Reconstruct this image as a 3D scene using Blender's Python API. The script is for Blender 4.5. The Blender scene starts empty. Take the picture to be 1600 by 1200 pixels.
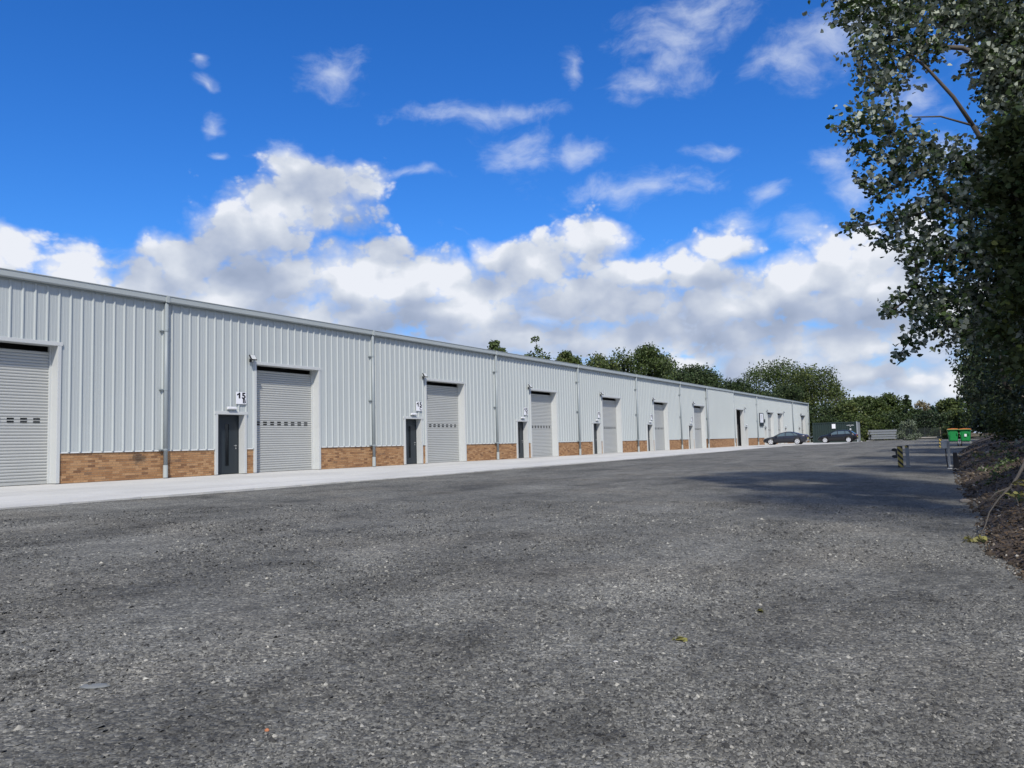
import bpy, math, random
import numpy as np
from mathutils import Vector, Matrix

random.seed(7)
rng = np.random.default_rng(11)
scene = bpy.context.scene
COL = scene.collection

# ------------------------------------------------------------------ camera
CAM_Z = 0.814
PITCH, ROLL, YAW = 0.07453594, -0.02482111, 0.5266586
FPX = 1265.0                                     # focal length in pixels of a 1600 px wide frame
fw = Vector((-math.sin(YAW)*math.cos(PITCH), math.cos(YAW)*math.cos(PITCH), math.sin(PITCH)))
rt0 = Vector((math.cos(YAW), math.sin(YAW), 0)); up0 = rt0.cross(fw)
rt = math.cos(ROLL)*rt0 + math.sin(ROLL)*up0
up = -math.sin(ROLL)*rt0 + math.cos(ROLL)*up0
camd = bpy.data.cameras.new('camera'); cam = bpy.data.objects.new('camera', camd); COL.objects.link(cam)
camd.sensor_fit = 'HORIZONTAL'; camd.sensor_width = 36; camd.lens = FPX/1600*36
camd.clip_start = 0.05; camd.clip_end = 4000
cam.matrix_world = Matrix(((rt.x, up.x, -fw.x, 0), (rt.y, up.y, -fw.y, 0), (rt.z, up.z, -fw.z, CAM_Z), (0, 0, 0, 1)))
scene.camera = cam
def ray(px, py):
    return fw + rt*((px-800)/FPX) + up*((600-py)/FPX)
def at(px, py, y):                               # world point on a sight line at distance y along the building
    d = ray(px, py); return Vector((0, 0, CAM_Z)) + d*(y/d.y)

# ------------------------------------------------------------------ sun, sky, exposure
SUN_TO = Vector((0.43, -0.58, 0.76)).normalized()
SUN_EL = math.asin(SUN_TO.z); SUN_ROT = math.atan2(SUN_TO.x, SUN_TO.y)
sd = bpy.data.lights.new('sun', 'SUN'); sd.energy = 4.0; sd.angle = math.radians(2.8); sd.color = (1.0, 0.935, 0.84)
so = bpy.data.objects.new('sun', sd); COL.objects.link(so); so.rotation_euler = SUN_TO.to_track_quat('Z', 'Y').to_euler()
scene.view_settings.view_transform = 'Standard'; scene.view_settings.look = 'None'
scene.view_settings.gamma = 1; scene.view_settings.exposure = 0.15
scene.view_settings.use_curve_mapping = False
scene.render.engine = 'CYCLES'
scene.cycles.max_bounces = 6; scene.cycles.transparent_max_bounces = 8

class NT:
    """small helper to write node trees"""
    def __init__(s, tree): s.t = tree
    def n(s, kind, **kw):
        nd = s.t.nodes.new(kind)
        for k, v in kw.items():
            if k.startswith('i_'):
                key = k[2:]; key = int(key) if key.isdigit() else key.replace('_', ' ')
                s.put(nd.inputs[key], v)
            else: setattr(nd, k, v)
        return nd
    def put(s, sock, v):
        if isinstance(v, bpy.types.NodeSocket): s.t.links.new(v, sock)
        elif isinstance(v, bpy.types.Node): s.t.links.new(v.outputs[0], sock)
        else: sock.default_value = v
    def math(s, op, a, b=None, c=None, clamp=False):
        nd = s.t.nodes.new('ShaderNodeMath'); nd.operation = op; nd.use_clamp = clamp
        s.put(nd.inputs[0], a)
        if b is not None: s.put(nd.inputs[1], b)
        if c is not None: s.put(nd.inputs[2], c)
        return nd.outputs[0]
    def vec(s, op, a, b=None, c=None):
        nd = s.t.nodes.new('ShaderNodeVectorMath'); nd.operation = op
        s.put(nd.inputs[0], a)
        if b is not None: s.put(nd.inputs[1], b)
        if c is not None: s.put(nd.inputs[2], c)
        return nd.outputs['Value' if op in ('LENGTH', 'DOT_PRODUCT', 'DISTANCE') else 'Vector']
    def mix(s, f, a, b, blend='MIX'):
        nd = s.t.nodes.new('ShaderNodeMix'); nd.data_type = 'RGBA'; nd.blend_type = blend
        s.put(nd.inputs[0], f); s.put(nd.inputs[6], a); s.put(nd.inputs[7], b); return nd.outputs[2]
    def ramp(s, f, pts, interp='LINEAR'):
        nd = s.t.nodes.new('ShaderNodeValToRGB'); s.put(nd.inputs[0], f); cr = nd.color_ramp; cr.interpolation = interp
        while len(cr.elements) < len(pts): cr.elements.new(0.5)
        for e, (p, c) in zip(cr.elements, pts):
            e.position = p; e.color = (c, c, c, 1) if isinstance(c, (int, float)) else (*c, 1)
        return nd.outputs[0]
    def smooth(s, x, a, b):
        nd = s.t.nodes.new('ShaderNodeMapRange'); nd.interpolation_type = 'SMOOTHSTEP'
        s.put(nd.inputs[0], x); nd.inputs[1].default_value = a; nd.inputs[2].default_value = b
        return nd.outputs[0]

world = bpy.data.worlds.new('World'); scene.world = world; world.use_nodes = True
wt = world.node_tree; wt.nodes.clear(); W = NT(wt)

def azel(px, py):
    d = ray(px, py).normalized(); return math.atan2(d.x, d.y), math.asin(d.z)
# heaps of cumulus: picture position of each heap and its half sizes, turned into directions on the sky
CUM = [(500,305,95,62),(455,262,50,32),(560,295,55,40),(390,372,95,62),(300,412,100,50),(225,430,60,36),(120,425,60,40),(25,392,55,38),(-40,420,90,55),
       (450,440,170,52),(560,425,110,50),(600,392,40,24),(680,425,90,36),(770,402,48,30),(850,412,85,44),(928,376,60,44),(948,352,32,22),(1000,432,80,42),
       (880,465,150,36),(700,485,180,48),(560,500,160,40),(815,525,200,34),(1000,525,150,36),(1095,430,58,42),(1135,388,60,28),
       (1110,482,66,46),(1150,528,80,44),(1240,438,62,44),(1300,392,56,40),(1300,478,90,48),(1385,445,70,56),(1290,540,150,34),(1410,525,90,42),
       (1200,572,120,22),(1330,592,110,18),(1440,597,60,20),(1060,570,80,18),(650,560,200,30),(420,560,220,40),(200,520,260,50),(900,585,220,20),
       (1500,500,120,60),(1520,600,90,30),(1440,360,60,40),(-140,430,130,60),(470,330,130,50),(620,460,200,60),(760,455,160,50),(1180,470,140,60),(1330,430,110,60),(980,480,160,50),(340,470,180,60)]
WISP = [(1050,75,100,85),(1000,130,60,36),(1095,20,120,50),(1232,92,85,50),(1295,62,85,60),(1350,30,95,55),(522,112,62,44),(742,178,150,24),(985,293,165,33),(812,240,66,48),
        (895,240,62,30),(1118,234,52,18),(640,267,70,12),(310,95,16,13),(322,130,22,11),(345,243,18,10),(1205,300,38,22),(893,115,20,48),(336,190,20,26),(1420,150,70,50),(1560,60,90,60),
        (1160,348,56,26),(1250,360,52,34),(1300,250,52,30),(1325,300,56,44),(450,240,60,40),(1480,240,60,40)]
def blob_group(name, blobs):
    g = bpy.data.node_groups.new(name, 'ShaderNodeTree')
    g.interface.new_socket('P', in_out='INPUT', socket_type='NodeSocketVector')
    g.interface.new_socket('D', in_out='OUTPUT', socket_type='NodeSocketFloat')
    N = NT(g); gi = N.n('NodeGroupInput'); go = N.n('NodeGroupOutput'); acc = None
    for (px, py, rx, ry) in blobs:
        a, e = azel(px, py); a2, e2 = azel(px+rx, py); a3, e3 = azel(px, py-ry)
        ix = 1/math.hypot((a2-a), (e2-e)); iy = 1/math.hypot((a3-a), (e3-e))
        l = N.vec('LENGTH', N.vec('MULTIPLY_ADD', gi.outputs[0], (ix, iy, 0), (-a*ix, -e*iy, 0)))
        acc = l if acc is None else N.math('MINIMUM', acc, l)
    N.put(go.inputs[0], N.math('SUBTRACT', 1.0, acc)); return g
gC = blob_group('cumulus heaps', CUM); gW = blob_group('wisps', WISP)
def puff_group():
    """billowing edge noise of a heap cloud"""
    g = bpy.data.node_groups.new('puffs', 'ShaderNodeTree')
    g.interface.new_socket('P', in_out='INPUT', socket_type='NodeSocketVector'); g.interface.new_socket('F', in_out='OUTPUT', socket_type='NodeSocketFloat')
    N = NT(g); gi = N.n('NodeGroupInput'); go = N.n('NodeGroupOutput'); p = gi.outputs[0]
    big = N.n('ShaderNodeTexNoise', noise_dimensions='2D', i_Vector=N.vec('ADD', p, (3, 1, 0)), i_Scale=13.0, i_Detail=6.0, i_Roughness=0.58)
    vor = N.n('ShaderNodeTexVoronoi', voronoi_dimensions='2D', feature='F1', i_Vector=p, i_Scale=26.0, i_Detail=2.5, i_Roughness=0.55, i_Lacunarity=2.3)
    N.put(go.inputs[0], N.math('MULTIPLY_ADD', N.math('SUBTRACT', big.outputs[0], 0.5), 2.6, N.math('MULTIPLY', N.math('SUBTRACT', 0.45, vor.outputs[0]), 0.9))); return g
gP = puff_group()
tc = W.n('ShaderNodeTexCoord'); dirn = W.vec('NORMALIZE', tc.outputs['Generated'])
sx = W.n('ShaderNodeSeparateXYZ', i_0=dirn)
az = W.math('ARCTAN2', sx.outputs[0], sx.outputs[1]); el = W.math('ARCSINE', sx.outputs[2])
P = W.n('ShaderNodeCombineXYZ', i_0=az, i_1=el).outputs[0]
warp = W.n('ShaderNodeTexNoise', noise_dimensions='2D', i_Vector=P, i_Scale=11.0, i_Detail=3.0, i_Roughness=0.5)
w2 = W.vec('MULTIPLY', W.vec('SUBTRACT', warp.outputs['Color'], (0.5, 0.5, 0.5)), (0.055, 0.040, 0))
Pw = W.vec('ADD', P, w2); Pq = W.vec('MULTIPLY', W.vec('ADD', P, W.vec('MULTIPLY', w2, (.35, .35, 0))), (1, 1.3, 0))
heap = W.n('ShaderNodeGroup', node_tree=gC, i_0=Pw).outputs[0]
heap_up = W.n('ShaderNodeGroup', node_tree=gC, i_0=W.vec('ADD', Pw, (0.010, 0.040, 0))).outputs[0]
# the rest of the sky, out of the picture, carries the same broken cumulus
gen = W.n('ShaderNodeTexNoise', noise_dimensions='2D', i_Vector=W.vec('ADD', P, (11, 4, 2)), i_Scale=3.2, i_Detail=2.0, i_Roughness=0.5)
outside = W.math('MAXIMUM', W.smooth(W.math('ABSOLUTE', W.math('ADD', az, 0.50)), 0.72, 0.95), W.smooth(el, 0.58, 0.80))
genf = W.math('SUBTRACT', W.math('MULTIPLY', W.math('SUBTRACT', gen.outputs[0], 0.50), 6.0), W.math('MULTIPLY', W.math('SUBTRACT', 1.0, outside), 20.0))
heap = W.math('MAXIMUM', heap, genf); heap_up = W.math('MAXIMUM', heap_up, W.math('SUBTRACT', genf, 0.3))
f0 = W.n('ShaderNodeGroup', node_tree=gP, i_0=Pq).outputs[0]
f1 = W.n('ShaderNodeGroup', node_tree=gP, i_0=W.vec('ADD', Pq, (0.008, 0.020, 0))).outputs[0]
D0 = W.math('ADD', W.math('MULTIPLY', W.math('MINIMUM', heap, 0.75), 1.35), W.math('ADD', f0, 0.55))
soft = W.smooth(W.math('MULTIPLY_ADD', W.math('MINIMUM', heap, 0.6), 1.3, W.math('MULTIPLY_ADD', f0, 0.40, 0.46)), 0.0, 1.0)
alpha = W.math('MAXIMUM', W.smooth(D0, 0.0, 0.85), W.math('MULTIPLY', soft, 0.85))
relief = W.math('MULTIPLY', W.math('SUBTRACT', f0, f1), 0.15)
b0 = W.n('ShaderNodeTexNoise', noise_dimensions='2D', i_Vector=W.vec('ADD', Pq, (9, 5, 0)), i_Scale=9.0, i_Detail=2.5, i_Roughness=0.5)
b1 = W.n('ShaderNodeTexNoise', noise_dimensions='2D', i_Vector=W.vec('ADD', Pq, (9.012, 5.045, 0)), i_Scale=9.0, i_Detail=2.5, i_Roughness=0.5)
relief = W.math('MULTIPLY_ADD', W.math('SUBTRACT', b0.outputs[0], b1.outputs[0]), 1.5, relief)
topl = W.math('MULTIPLY', W.math('SUBTRACT', heap, heap_up), 0.46)
thick = W.math('MULTIPLY', W.math('MAXIMUM', D0, 0.0), -0.06)
lit = W.math('ADD', W.math('ADD', W.math('ADD', relief, topl), thick), 0.61, clamp=True)
ccol = W.mix(1.0, W.ramp(lit, [(0.0, (.34, .41, .56)), (0.35, (.43, .50, .65)), (0.60, (.55, .61, .73)), (0.84, (.69, .74, .83)), (1.0, (.84, .87, .94))]), (10, 10, 10, 1), 'MULTIPLY')
wf = W.n('ShaderNodeTexNoise', noise_dimensions='2D', i_Vector=W.vec('MULTIPLY', Pw, (1, 1.9, 0)), i_Scale=22.0, i_Detail=6.0, i_Roughness=0.60)
wb = W.n('ShaderNodeGroup', node_tree=gW, i_0=W.vec('ADD', P, W.vec('MULTIPLY', w2, (.8, .8, 0)))).outputs[0]
wd = W.math('ADD', W.math('MULTIPLY', wb, 1.1), W.math('MULTIPLY_ADD', W.math('SUBTRACT', wf.outputs[0], 0.5), 1.9, 0.0))
walpha = W.math('MULTIPLY', W.smooth(wd, -0.05, 1.7), 0.66)
sky = W.n('ShaderNodeTexSky', sky_type='NISHITA', sun_disc=False, sun_elevation=SUN_EL, sun_rotation=SUN_ROT, air_density=1.0, dust_density=0.3, ozone_density=2.5, altitude=50)
hs = W.n('ShaderNodeHueSaturation', i_Saturation=1.3, i_Value=1.0, i_Color=sky)
sk = W.mix(1.0, hs, (0.62, 1.06, 1.62, 1), 'MULTIPLY')
c1 = W.mix(walpha, sk, (7.4, 8.1, 9.4, 1))
# hazy grey deck low down behind the heaps
dn = W.n('ShaderNodeTexNoise', noise_dimensions='2D', i_Vector=W.vec('MULTIPLY', Pw, (1, 2.2, 0)), i_Scale=9.0, i_Detail=5.0, i_Roughness=0.55)
deck = W.smooth(W.math('ADD', W.math('MULTIPLY', W.math('SUBTRACT', 0.205, el), 5.0), W.math('MULTIPLY', W.math('SUBTRACT', dn.outputs[0], 0.5), 2.0)), 0.0, 0.75)
c1 = W.mix(W.math('MULTIPLY', deck, 0.9), c1, W.mix(W.smooth(dn.outputs[0], 0.40, 0.66), (4.4, 5.3, 7.4, 1), (6.3, 6.9, 8.2, 1)))
c2 = W.mix(alpha, c1, ccol)
bg = W.n('ShaderNodeBackground', i_Color=c2, i_Strength=0.09)
wo = W.n('ShaderNodeOutputWorld'); wt.links.new(bg.outputs[0], wo.inputs[0])
world.cycles.sampling_method = 'MANUAL'; world.cycles.sample_map_resolution = 1024

# ------------------------------------------------------------------ helpers
def new_mat(name):
    m = bpy.data.materials.new(name); m.use_nodes = True
    t = m.node_tree; t.nodes.clear(); N = NT(t)
    b = N.n('ShaderNodeBsdfPrincipled'); o = N.n('ShaderNodeOutputMaterial'); t.links.new(b.outputs[0], o.inputs[0])
    return m, N, b
def obj_coord(N): return N.n('ShaderNodeTexCoord').outputs['Object']
def wpos(N): return N.n('ShaderNodeNewGeometry').outputs['Position']
def worn(name, col, rough=0.5, var=0.12, scale=1.5, metallic=0.0, dirt=None, dirt_amt=0.3, bump=0.0, stretch=(1, 1, 1), spec=0.5):
    m, N, b = new_mat(name)
    p = N.vec('MULTIPLY', wpos(N), stretch)
    n1 = N.n('ShaderNodeTexNoise', i_Vector=p, i_Scale=scale, i_Detail=6.0, i_Roughness=0.6)
    c = N.mix(N.math('MULTIPLY', n1.outputs[0], 1.0), tuple(x*(1-var) for x in col)+(1,), tuple(min(1, x*(1+var)) for x in col)+(1,))
    if dirt:
        n2 = N.n('ShaderNodeTexNoise', i_Vector=N.vec('ADD', p, (7, 3, 1)), i_Scale=scale*2.3, i_Detail=8.0, i_Roughness=0.7)
        c = N.mix(N.math('MULTIPLY', N.smooth(n2.outputs[0], 0.5, 0.75), dirt_amt), c, (*dirt, 1))
    N.put(b.inputs['Base Color'], c); b.inputs['Metallic'].default_value = metallic; b.inputs['Specular IOR Level'].default_value = spec
    N.put(b.inputs['Roughness'], N.math('MULTIPLY_ADD', n1.outputs[0], 0.16, rough-0.08))
    if bump:
        bp = N.n('ShaderNodeBump', i_Strength=0.4, i_Distance=bump, i_Height=n1.outputs[0]); N.put(b.inputs['Normal'], bp)
    return m
def island_mat(name, pts, rough=0.9, var=0.25, scale=30, spec=0.3):
    """colour differs from piece to piece"""
    m, N, b = new_mat(name)
    r = N.n('ShaderNodeNewGeometry').outputs['Random Per Island']
    c = N.ramp(r, pts)
    n1 = N.n('ShaderNodeTexNoise', i_Vector=wpos(N), i_Scale=scale, i_Detail=4.0)
    c = N.mix(1.0, c, N.ramp(n1.outputs[0], [(0.25, 1-var), (0.75, 1+var)]), 'MULTIPLY')
    N.put(b.inputs['Base Color'], c); b.inputs['Roughness'].default_value = rough; b.inputs['Specular IOR Level'].default_value = spec
    return m
def leaf_mat(name, top, under, yellow=None, trans=0.25, var=0.35, rough=0.5):
    m, N, b = new_mat(name)
    g = N.n('ShaderNodeNewGeometry'); r = g.outputs['Random Per Island']
    a = N.mix(r, tuple(x*(1-var) for x in top)+(1,), tuple(x*(1+var) for x in top)+(1,))
    if yellow:
        n = N.n('ShaderNodeTexNoise', i_Vector=wpos(N), i_Scale=0.9, i_Detail=3.0)
        a = N.mix(N.math('MULTIPLY', N.smooth(n.outputs[0], 0.48, 0.70), 0.8), a, (*yellow, 1))
    u = N.mix(r, tuple(x*0.8 for x in under)+(1,), tuple(x*1.2 for x in under)+(1,))
    c = N.mix(g.outputs['Backfacing'], a, u)
    N.put(b.inputs['Base Color'], c); b.inputs['Roughness'].default_value = rough; b.inputs['Specular IOR Level'].default_value = 0.2
    tr = N.n('ShaderNodeBsdfTranslucent'); N.put(tr.inputs[0], N.mix(0.5, c, tuple(x*1.2 for x in top)+(1,)))
    mx = N.n('ShaderNodeMixShader'); mx.inputs[0].default_value = trans
    N.t.links.new(b.outputs[0], mx.inputs[1]); N.t.links.new(tr.outputs[0], mx.inputs[2])
    N.t.links.new(mx.outputs[0], [n for n in N.t.nodes if n.type == 'OUTPUT_MATERIAL'][0].inputs[0])
    return m

class MB:
    """collects faces, then links them as one mesh object"""
    def __init__(s): s.v = []; s.f = []
    def add(s, vs, fs):
        o = len(s.v); s.v += [tuple(v) for v in vs]; s.f += [tuple(i+o for i in f) for f in fs]; return s
    def box(s, x0, x1, y0, y1, z0, z1):
        return s.add([(x0,y0,z0),(x1,y0,z0),(x1,y1,z0),(x0,y1,z0),(x0,y0,z1),(x1,y0,z1),(x1,y1,z1),(x0,y1,z1)],
                     [(3,2,1,0),(4,5,6,7),(0,1,5,4),(1,2,6,5),(2,3,7,6),(3,0,4,7)])
    def prism(s, poly, axis, a, b):
        """poly: 2-D outline; extruded along an axis ('x','y','z') from a to b"""
        n = len(poly)
        def P(u, w, t): return {'x': (t, u, w), 'y': (u, t, w), 'z': (u, w, t)}[axis]
        return s.add([P(u, w, a) for u, w in poly]+[P(u, w, b) for u, w in poly],
                     [tuple(range(n))[::-1], tuple(range(n, 2*n))]+[(i, (i+1) % n, n+(i+1) % n, n+i) for i in range(n)])
    def tube(s, pts, rad, n=8, cap=True):
        pts = [Vector(p) for p in pts]; rad = rad if isinstance(rad, (list, tuple)) else [rad]*len(pts); vs = []
        for i, p in enumerate(pts):
            d = (pts[min(i+1, len(pts)-1)]-pts[max(i-1, 0)]).normalized()
            a = d.orthogonal().normalized() if i == 0 else (a - d*a.dot(d)).normalized()
            b = d.cross(a)
            vs += [p+(a*math.cos(2*math.pi*k/n)+b*math.sin(2*math.pi*k/n))*rad[i] for k in range(n)]
        fs = [(i*n+k, i*n+(k+1) % n, (i+1)*n+(k+1) % n, (i+1)*n+k) for i in range(len(pts)-1) for k in range(n)]
        if cap: fs += [tuple(range(n))[::-1], tuple(range((len(pts)-1)*n, len(pts)*n))]
        return s.add(vs, fs)
    def mesh(s, name, smooth=False):
        me = bpy.data.meshes.new(name); me.from_pydata(s.v, [], s.f); me.update()
        if smooth: me.polygons.foreach_set('use_smooth', [True]*len(me.polygons))
        return me
    def build(s, name, mat, parent=None, smooth=False, bevel=0.0, loc=None, rz=0.0):
        o = link(name, s.mesh(name, smooth), mat, parent)
        if bevel:
            md = o.modifiers.new('bevel', 'BEVEL'); md.width = bevel; md.segments = 2; md.limit_method = 'ANGLE'
        if loc is not None: o.location = loc
        o.rotation_euler.z = rz
        return o
def link(name, me, mat, parent=None):
    o = bpy.data.objects.new(name, me); COL.objects.link(o)
    if mat is not None and not me.materials: me.materials.append(mat)
    if parent is not None: o.parent = parent
    return o
def tag(o, label=None, cat=None, group=None, kind=None):
    for k, v in (('label', label), ('category', cat), ('group', group), ('kind', kind)):
        if v: o[k] = v
    return o
def thing(name, label, cat, loc=(0, 0, 0), rz=0.0, group=None):
    o = bpy.data.objects.new(name, None); COL.objects.link(o); o.location = loc; o.rotation_euler.z = rz; o.empty_display_size = 0.2
    return tag(o, label, cat, group)
def fast_mesh(name, V, k, smooth=False):
    """V: (n, k, 3) array: n separate k-sided faces"""
    n = len(V); me = bpy.data.meshes.new(name)
    me.vertices.add(n*k); me.vertices.foreach_set('co', V.reshape(-1).astype(np.float32))
    me.loops.add(n*k); me.loops.foreach_set('vertex_index', np.arange(n*k, dtype=np.int32))
    me.polygons.add(n); me.polygons.foreach_set('loop_start', np.arange(0, n*k, k, dtype=np.int32))
    me.update(calc_edges=True); return me
def tri_mesh(name, V, F):
    me = bpy.data.meshes.new(name); n = len(F)
    me.vertices.add(len(V)); me.vertices.foreach_set('co', V.reshape(-1).astype(np.float32))
    me.loops.add(n*3); me.loops.foreach_set('vertex_index', F.reshape(-1).astype(np.int32))
    me.polygons.add(n); me.polygons.foreach_set('loop_start', np.arange(0, n*3, 3, dtype=np.int32))
    me.update(calc_edges=True); return me
def lumps(x, y, s, seed=0):
    """cheap smooth value noise, -1..1"""
    r = np.random.default_rng(seed); t = 0
    for k in range(6):
        a = r.uniform(0, 2*math.pi); ph = r.uniform(0, 6.28); fr = s*r.uniform(0.6, 1.7)
        t = t + np.sin((x*math.cos(a)+y*math.sin(a))*fr+ph)
    return t/6

# ------------------------------------------------------------------ materials
M = {}
M['clad'] = worn('pale grey coated steel', (0.43, 0.465, 0.462), 0.38, 0.06, 0.7, stretch=(1, 1, 0.25), dirt=(0.37, 0.40, 0.40), dirt_amt=0.25)
M['trim'] = worn('pale grey trim', (0.515, 0.535, 0.53), 0.45, 0.05, 1.2, dirt=(0.42, 0.43, 0.43), dirt_amt=0.2)
M['gutter'] = worn('grey gutter', (0.37, 0.405, 0.40), 0.4, 0.06, 1.0, dirt=(0.36, 0.37, 0.36), dirt_amt=0.25)
M['pipe'] = worn('grey downpipe', (0.25, 0.285, 0.30), 0.4, 0.07, 1.5)
M['slat'] = worn('grey shutter slat', (0.40, 0.412, 0.398), 0.4, 0.06, 1.1, stretch=(1, 1, 0.6), dirt=(0.33, 0.34, 0.34), dirt_amt=0.25)
M['door'] = worn('anthracite door paint', (0.019, 0.027, 0.034), 0.42, 0.15, 1.5)
M['glass'] = worn('dark glass', (0.008, 0.010, 0.012), 0.1, 0.1, 1)
M['black'] = worn('black plastic', (0.013, 0.013, 0.015), 0.45, 0.2, 8)
M['steel'] = worn('brushed steel', (0.55, 0.56, 0.57), 0.3, 0.1, 20, metallic=0.9)
M['galv'] = worn('galvanised steel', (0.24, 0.26, 0.275), 0.5, 0.18, 6, metallic=0.3, dirt=(0.3, 0.3, 0.3))
M['roof'] = worn('grey roof sheet', (0.40, 0.43, 0.45), 0.5, 0.08, 0.5)
M['mortar'] = worn('mortar', (0.36, 0.30, 0.22), 0.95, 0.2, 9, bump=0.003)
M['white'] = worn('white sign board', (0.80, 0.81, 0.84), 0.4, 0.03, 3)
M['ink'] = worn('black lettering', (0.008, 0.008, 0.012), 0.5, 0.1, 3)
M['inside'] = worn('unlit inner wall', (0.10, 0.10, 0.10), 0.9, 0.2, 1)
M['brick'] = island_mat('buff brick', [(0.0, (0.19, 0.10, 0.052)), (0.15, (0.27, 0.145, 0.07)), (0.45, (0.345, 0.19, 0.09)), (0.75, (0.39, 0.225, 0.11)), (0.95, (0.43, 0.26, 0.135)), (1.0, (0.17, 0.10, 0.06))], 0.92, 0.16, 25)
def brick_stain(m):                               # soot mark on the plinth right of the first shutter
    N = NT(m.node_tree); b = [n for n in m.node_tree.nodes if n.type == 'BSDF_PRINCIPLED'][0]; src = b.inputs['Base Color'].links[0].from_socket
    d = N.vec('LENGTH', N.vec('MULTIPLY', N.vec('SUBTRACT', wpos(N), (-23.34, 16.35, 0.66)), (0, 2.0, 3.2))); n1 = N.n('ShaderNodeTexNoise', i_Vector=wpos(N), i_Scale=6.0, i_Detail=6.0, i_Roughness=0.7)
    f = N.smooth(N.math('ADD', N.math('SUBTRACT', 0.75, d), N.math('MULTIPLY', N.math('SUBTRACT', n1.outputs[0], 0.5), 1.6)), 0.0, 0.6)
    N.put(b.inputs['Base Color'], N.mix(N.math('MULTIPLY', f, 0.8), src, (0.05, 0.038, 0.03, 1)))
brick_stain(M['brick'])

def concrete_mat():
    m, N, b = new_mat('brushed concrete'); p = wpos(N)
    n1 = N.n('ShaderNodeTexNoise', i_Vector=N.vec('MULTIPLY', p, (1.0, 0.35, 1)), i_Scale=0.55, i_Detail=7.0, i_Roughness=0.62)
    n2 = N.n('ShaderNodeTexNoise', i_Vector=p, i_Scale=38.0, i_Detail=4.0)
    st = N.n('ShaderNodeTexNoise', i_Vector=N.vec('MULTIPLY', p, (1.4, 0.18, 1)), i_Scale=1.3, i_Detail=8.0, i_Roughness=0.75)
    c = N.ramp(n1.outputs[0], [(0.25, (0.36, 0.36, 0.335)), (0.55, (0.50, 0.50, 0.47)), (0.8, (0.58, 0.58, 0.55))])
    c = N.mix(N.math('MULTIPLY', N.smooth(st.outputs[0], 0.50, 0.70), 0.5), c, (0.26, 0.255, 0.24, 1))
    c = N.mix(0.25, c, N.ramp(n2.outputs[0], [(0.3, 0.35), (0.7, 0.62)]))
    N.put(b.inputs['Base Color'], c); b.inputs['Roughness'].default_value = 0.88
    N.put(b.inputs['Normal'], N.n('ShaderNodeBump', i_Strength=0.3, i_Distance=0.004, i_Height=n2.outputs[0])); return m
M['concrete'] = concrete_mat()

def patches(N, c, flat):
    # worn wheel streaks and damp, finer patches
    st = N.n('ShaderNodeTexNoise', i_Vector=N.vec('MULTIPLY', flat, (0.55, 0.16, 0)), i_Scale=1.5, i_Detail=7.0, i_Roughness=0.65)
    pa = N.n('ShaderNodeTexNoise', i_Vector=N.vec('ADD', flat, (31, 17, 0)), i_Scale=0.8, i_Detail=8.0, i_Roughness=0.62)
    sp = N.n('ShaderNodeTexNoise', i_Vector=N.vec('MULTIPLY', flat, (1.0, 0.7, 0)), i_Scale=3.0, i_Detail=6.0, i_Roughness=0.7)
    c = N.mix(1.0, c, N.ramp(st.outputs[0], [(0.32, 0.58), (0.46, 0.98), (0.54, 1.08), (0.70, 1.36)]), 'MULTIPLY')
    wide = N.n('ShaderNodeTexNoise', i_Vector=N.vec('ADD', N.vec('MULTIPLY', flat, (1.0, 0.55, 0)), (51, 8, 0)), i_Scale=0.32, i_Detail=5.0, i_Roughness=0.55)
    c = N.mix(1.0, c, N.ramp(wide.outputs[0], [(0.34, 0.84), (0.5, 1.04), (0.66, 1.18)]), 'MULTIPLY')
    c = N.mix(1.0, c, N.ramp(pa.outputs[0], [(0.30, 0.52), (0.40, 0.88), (0.58, 1.05), (0.75, 1.18)]), 'MULTIPLY')
    c = N.mix(1.0, c, N.ramp(sp.outputs[0], [(0.30, 0.55), (0.44, 0.97), (0.56, 1.04), (0.72, 1.25)]), 'MULTIPLY')
    return c
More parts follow.
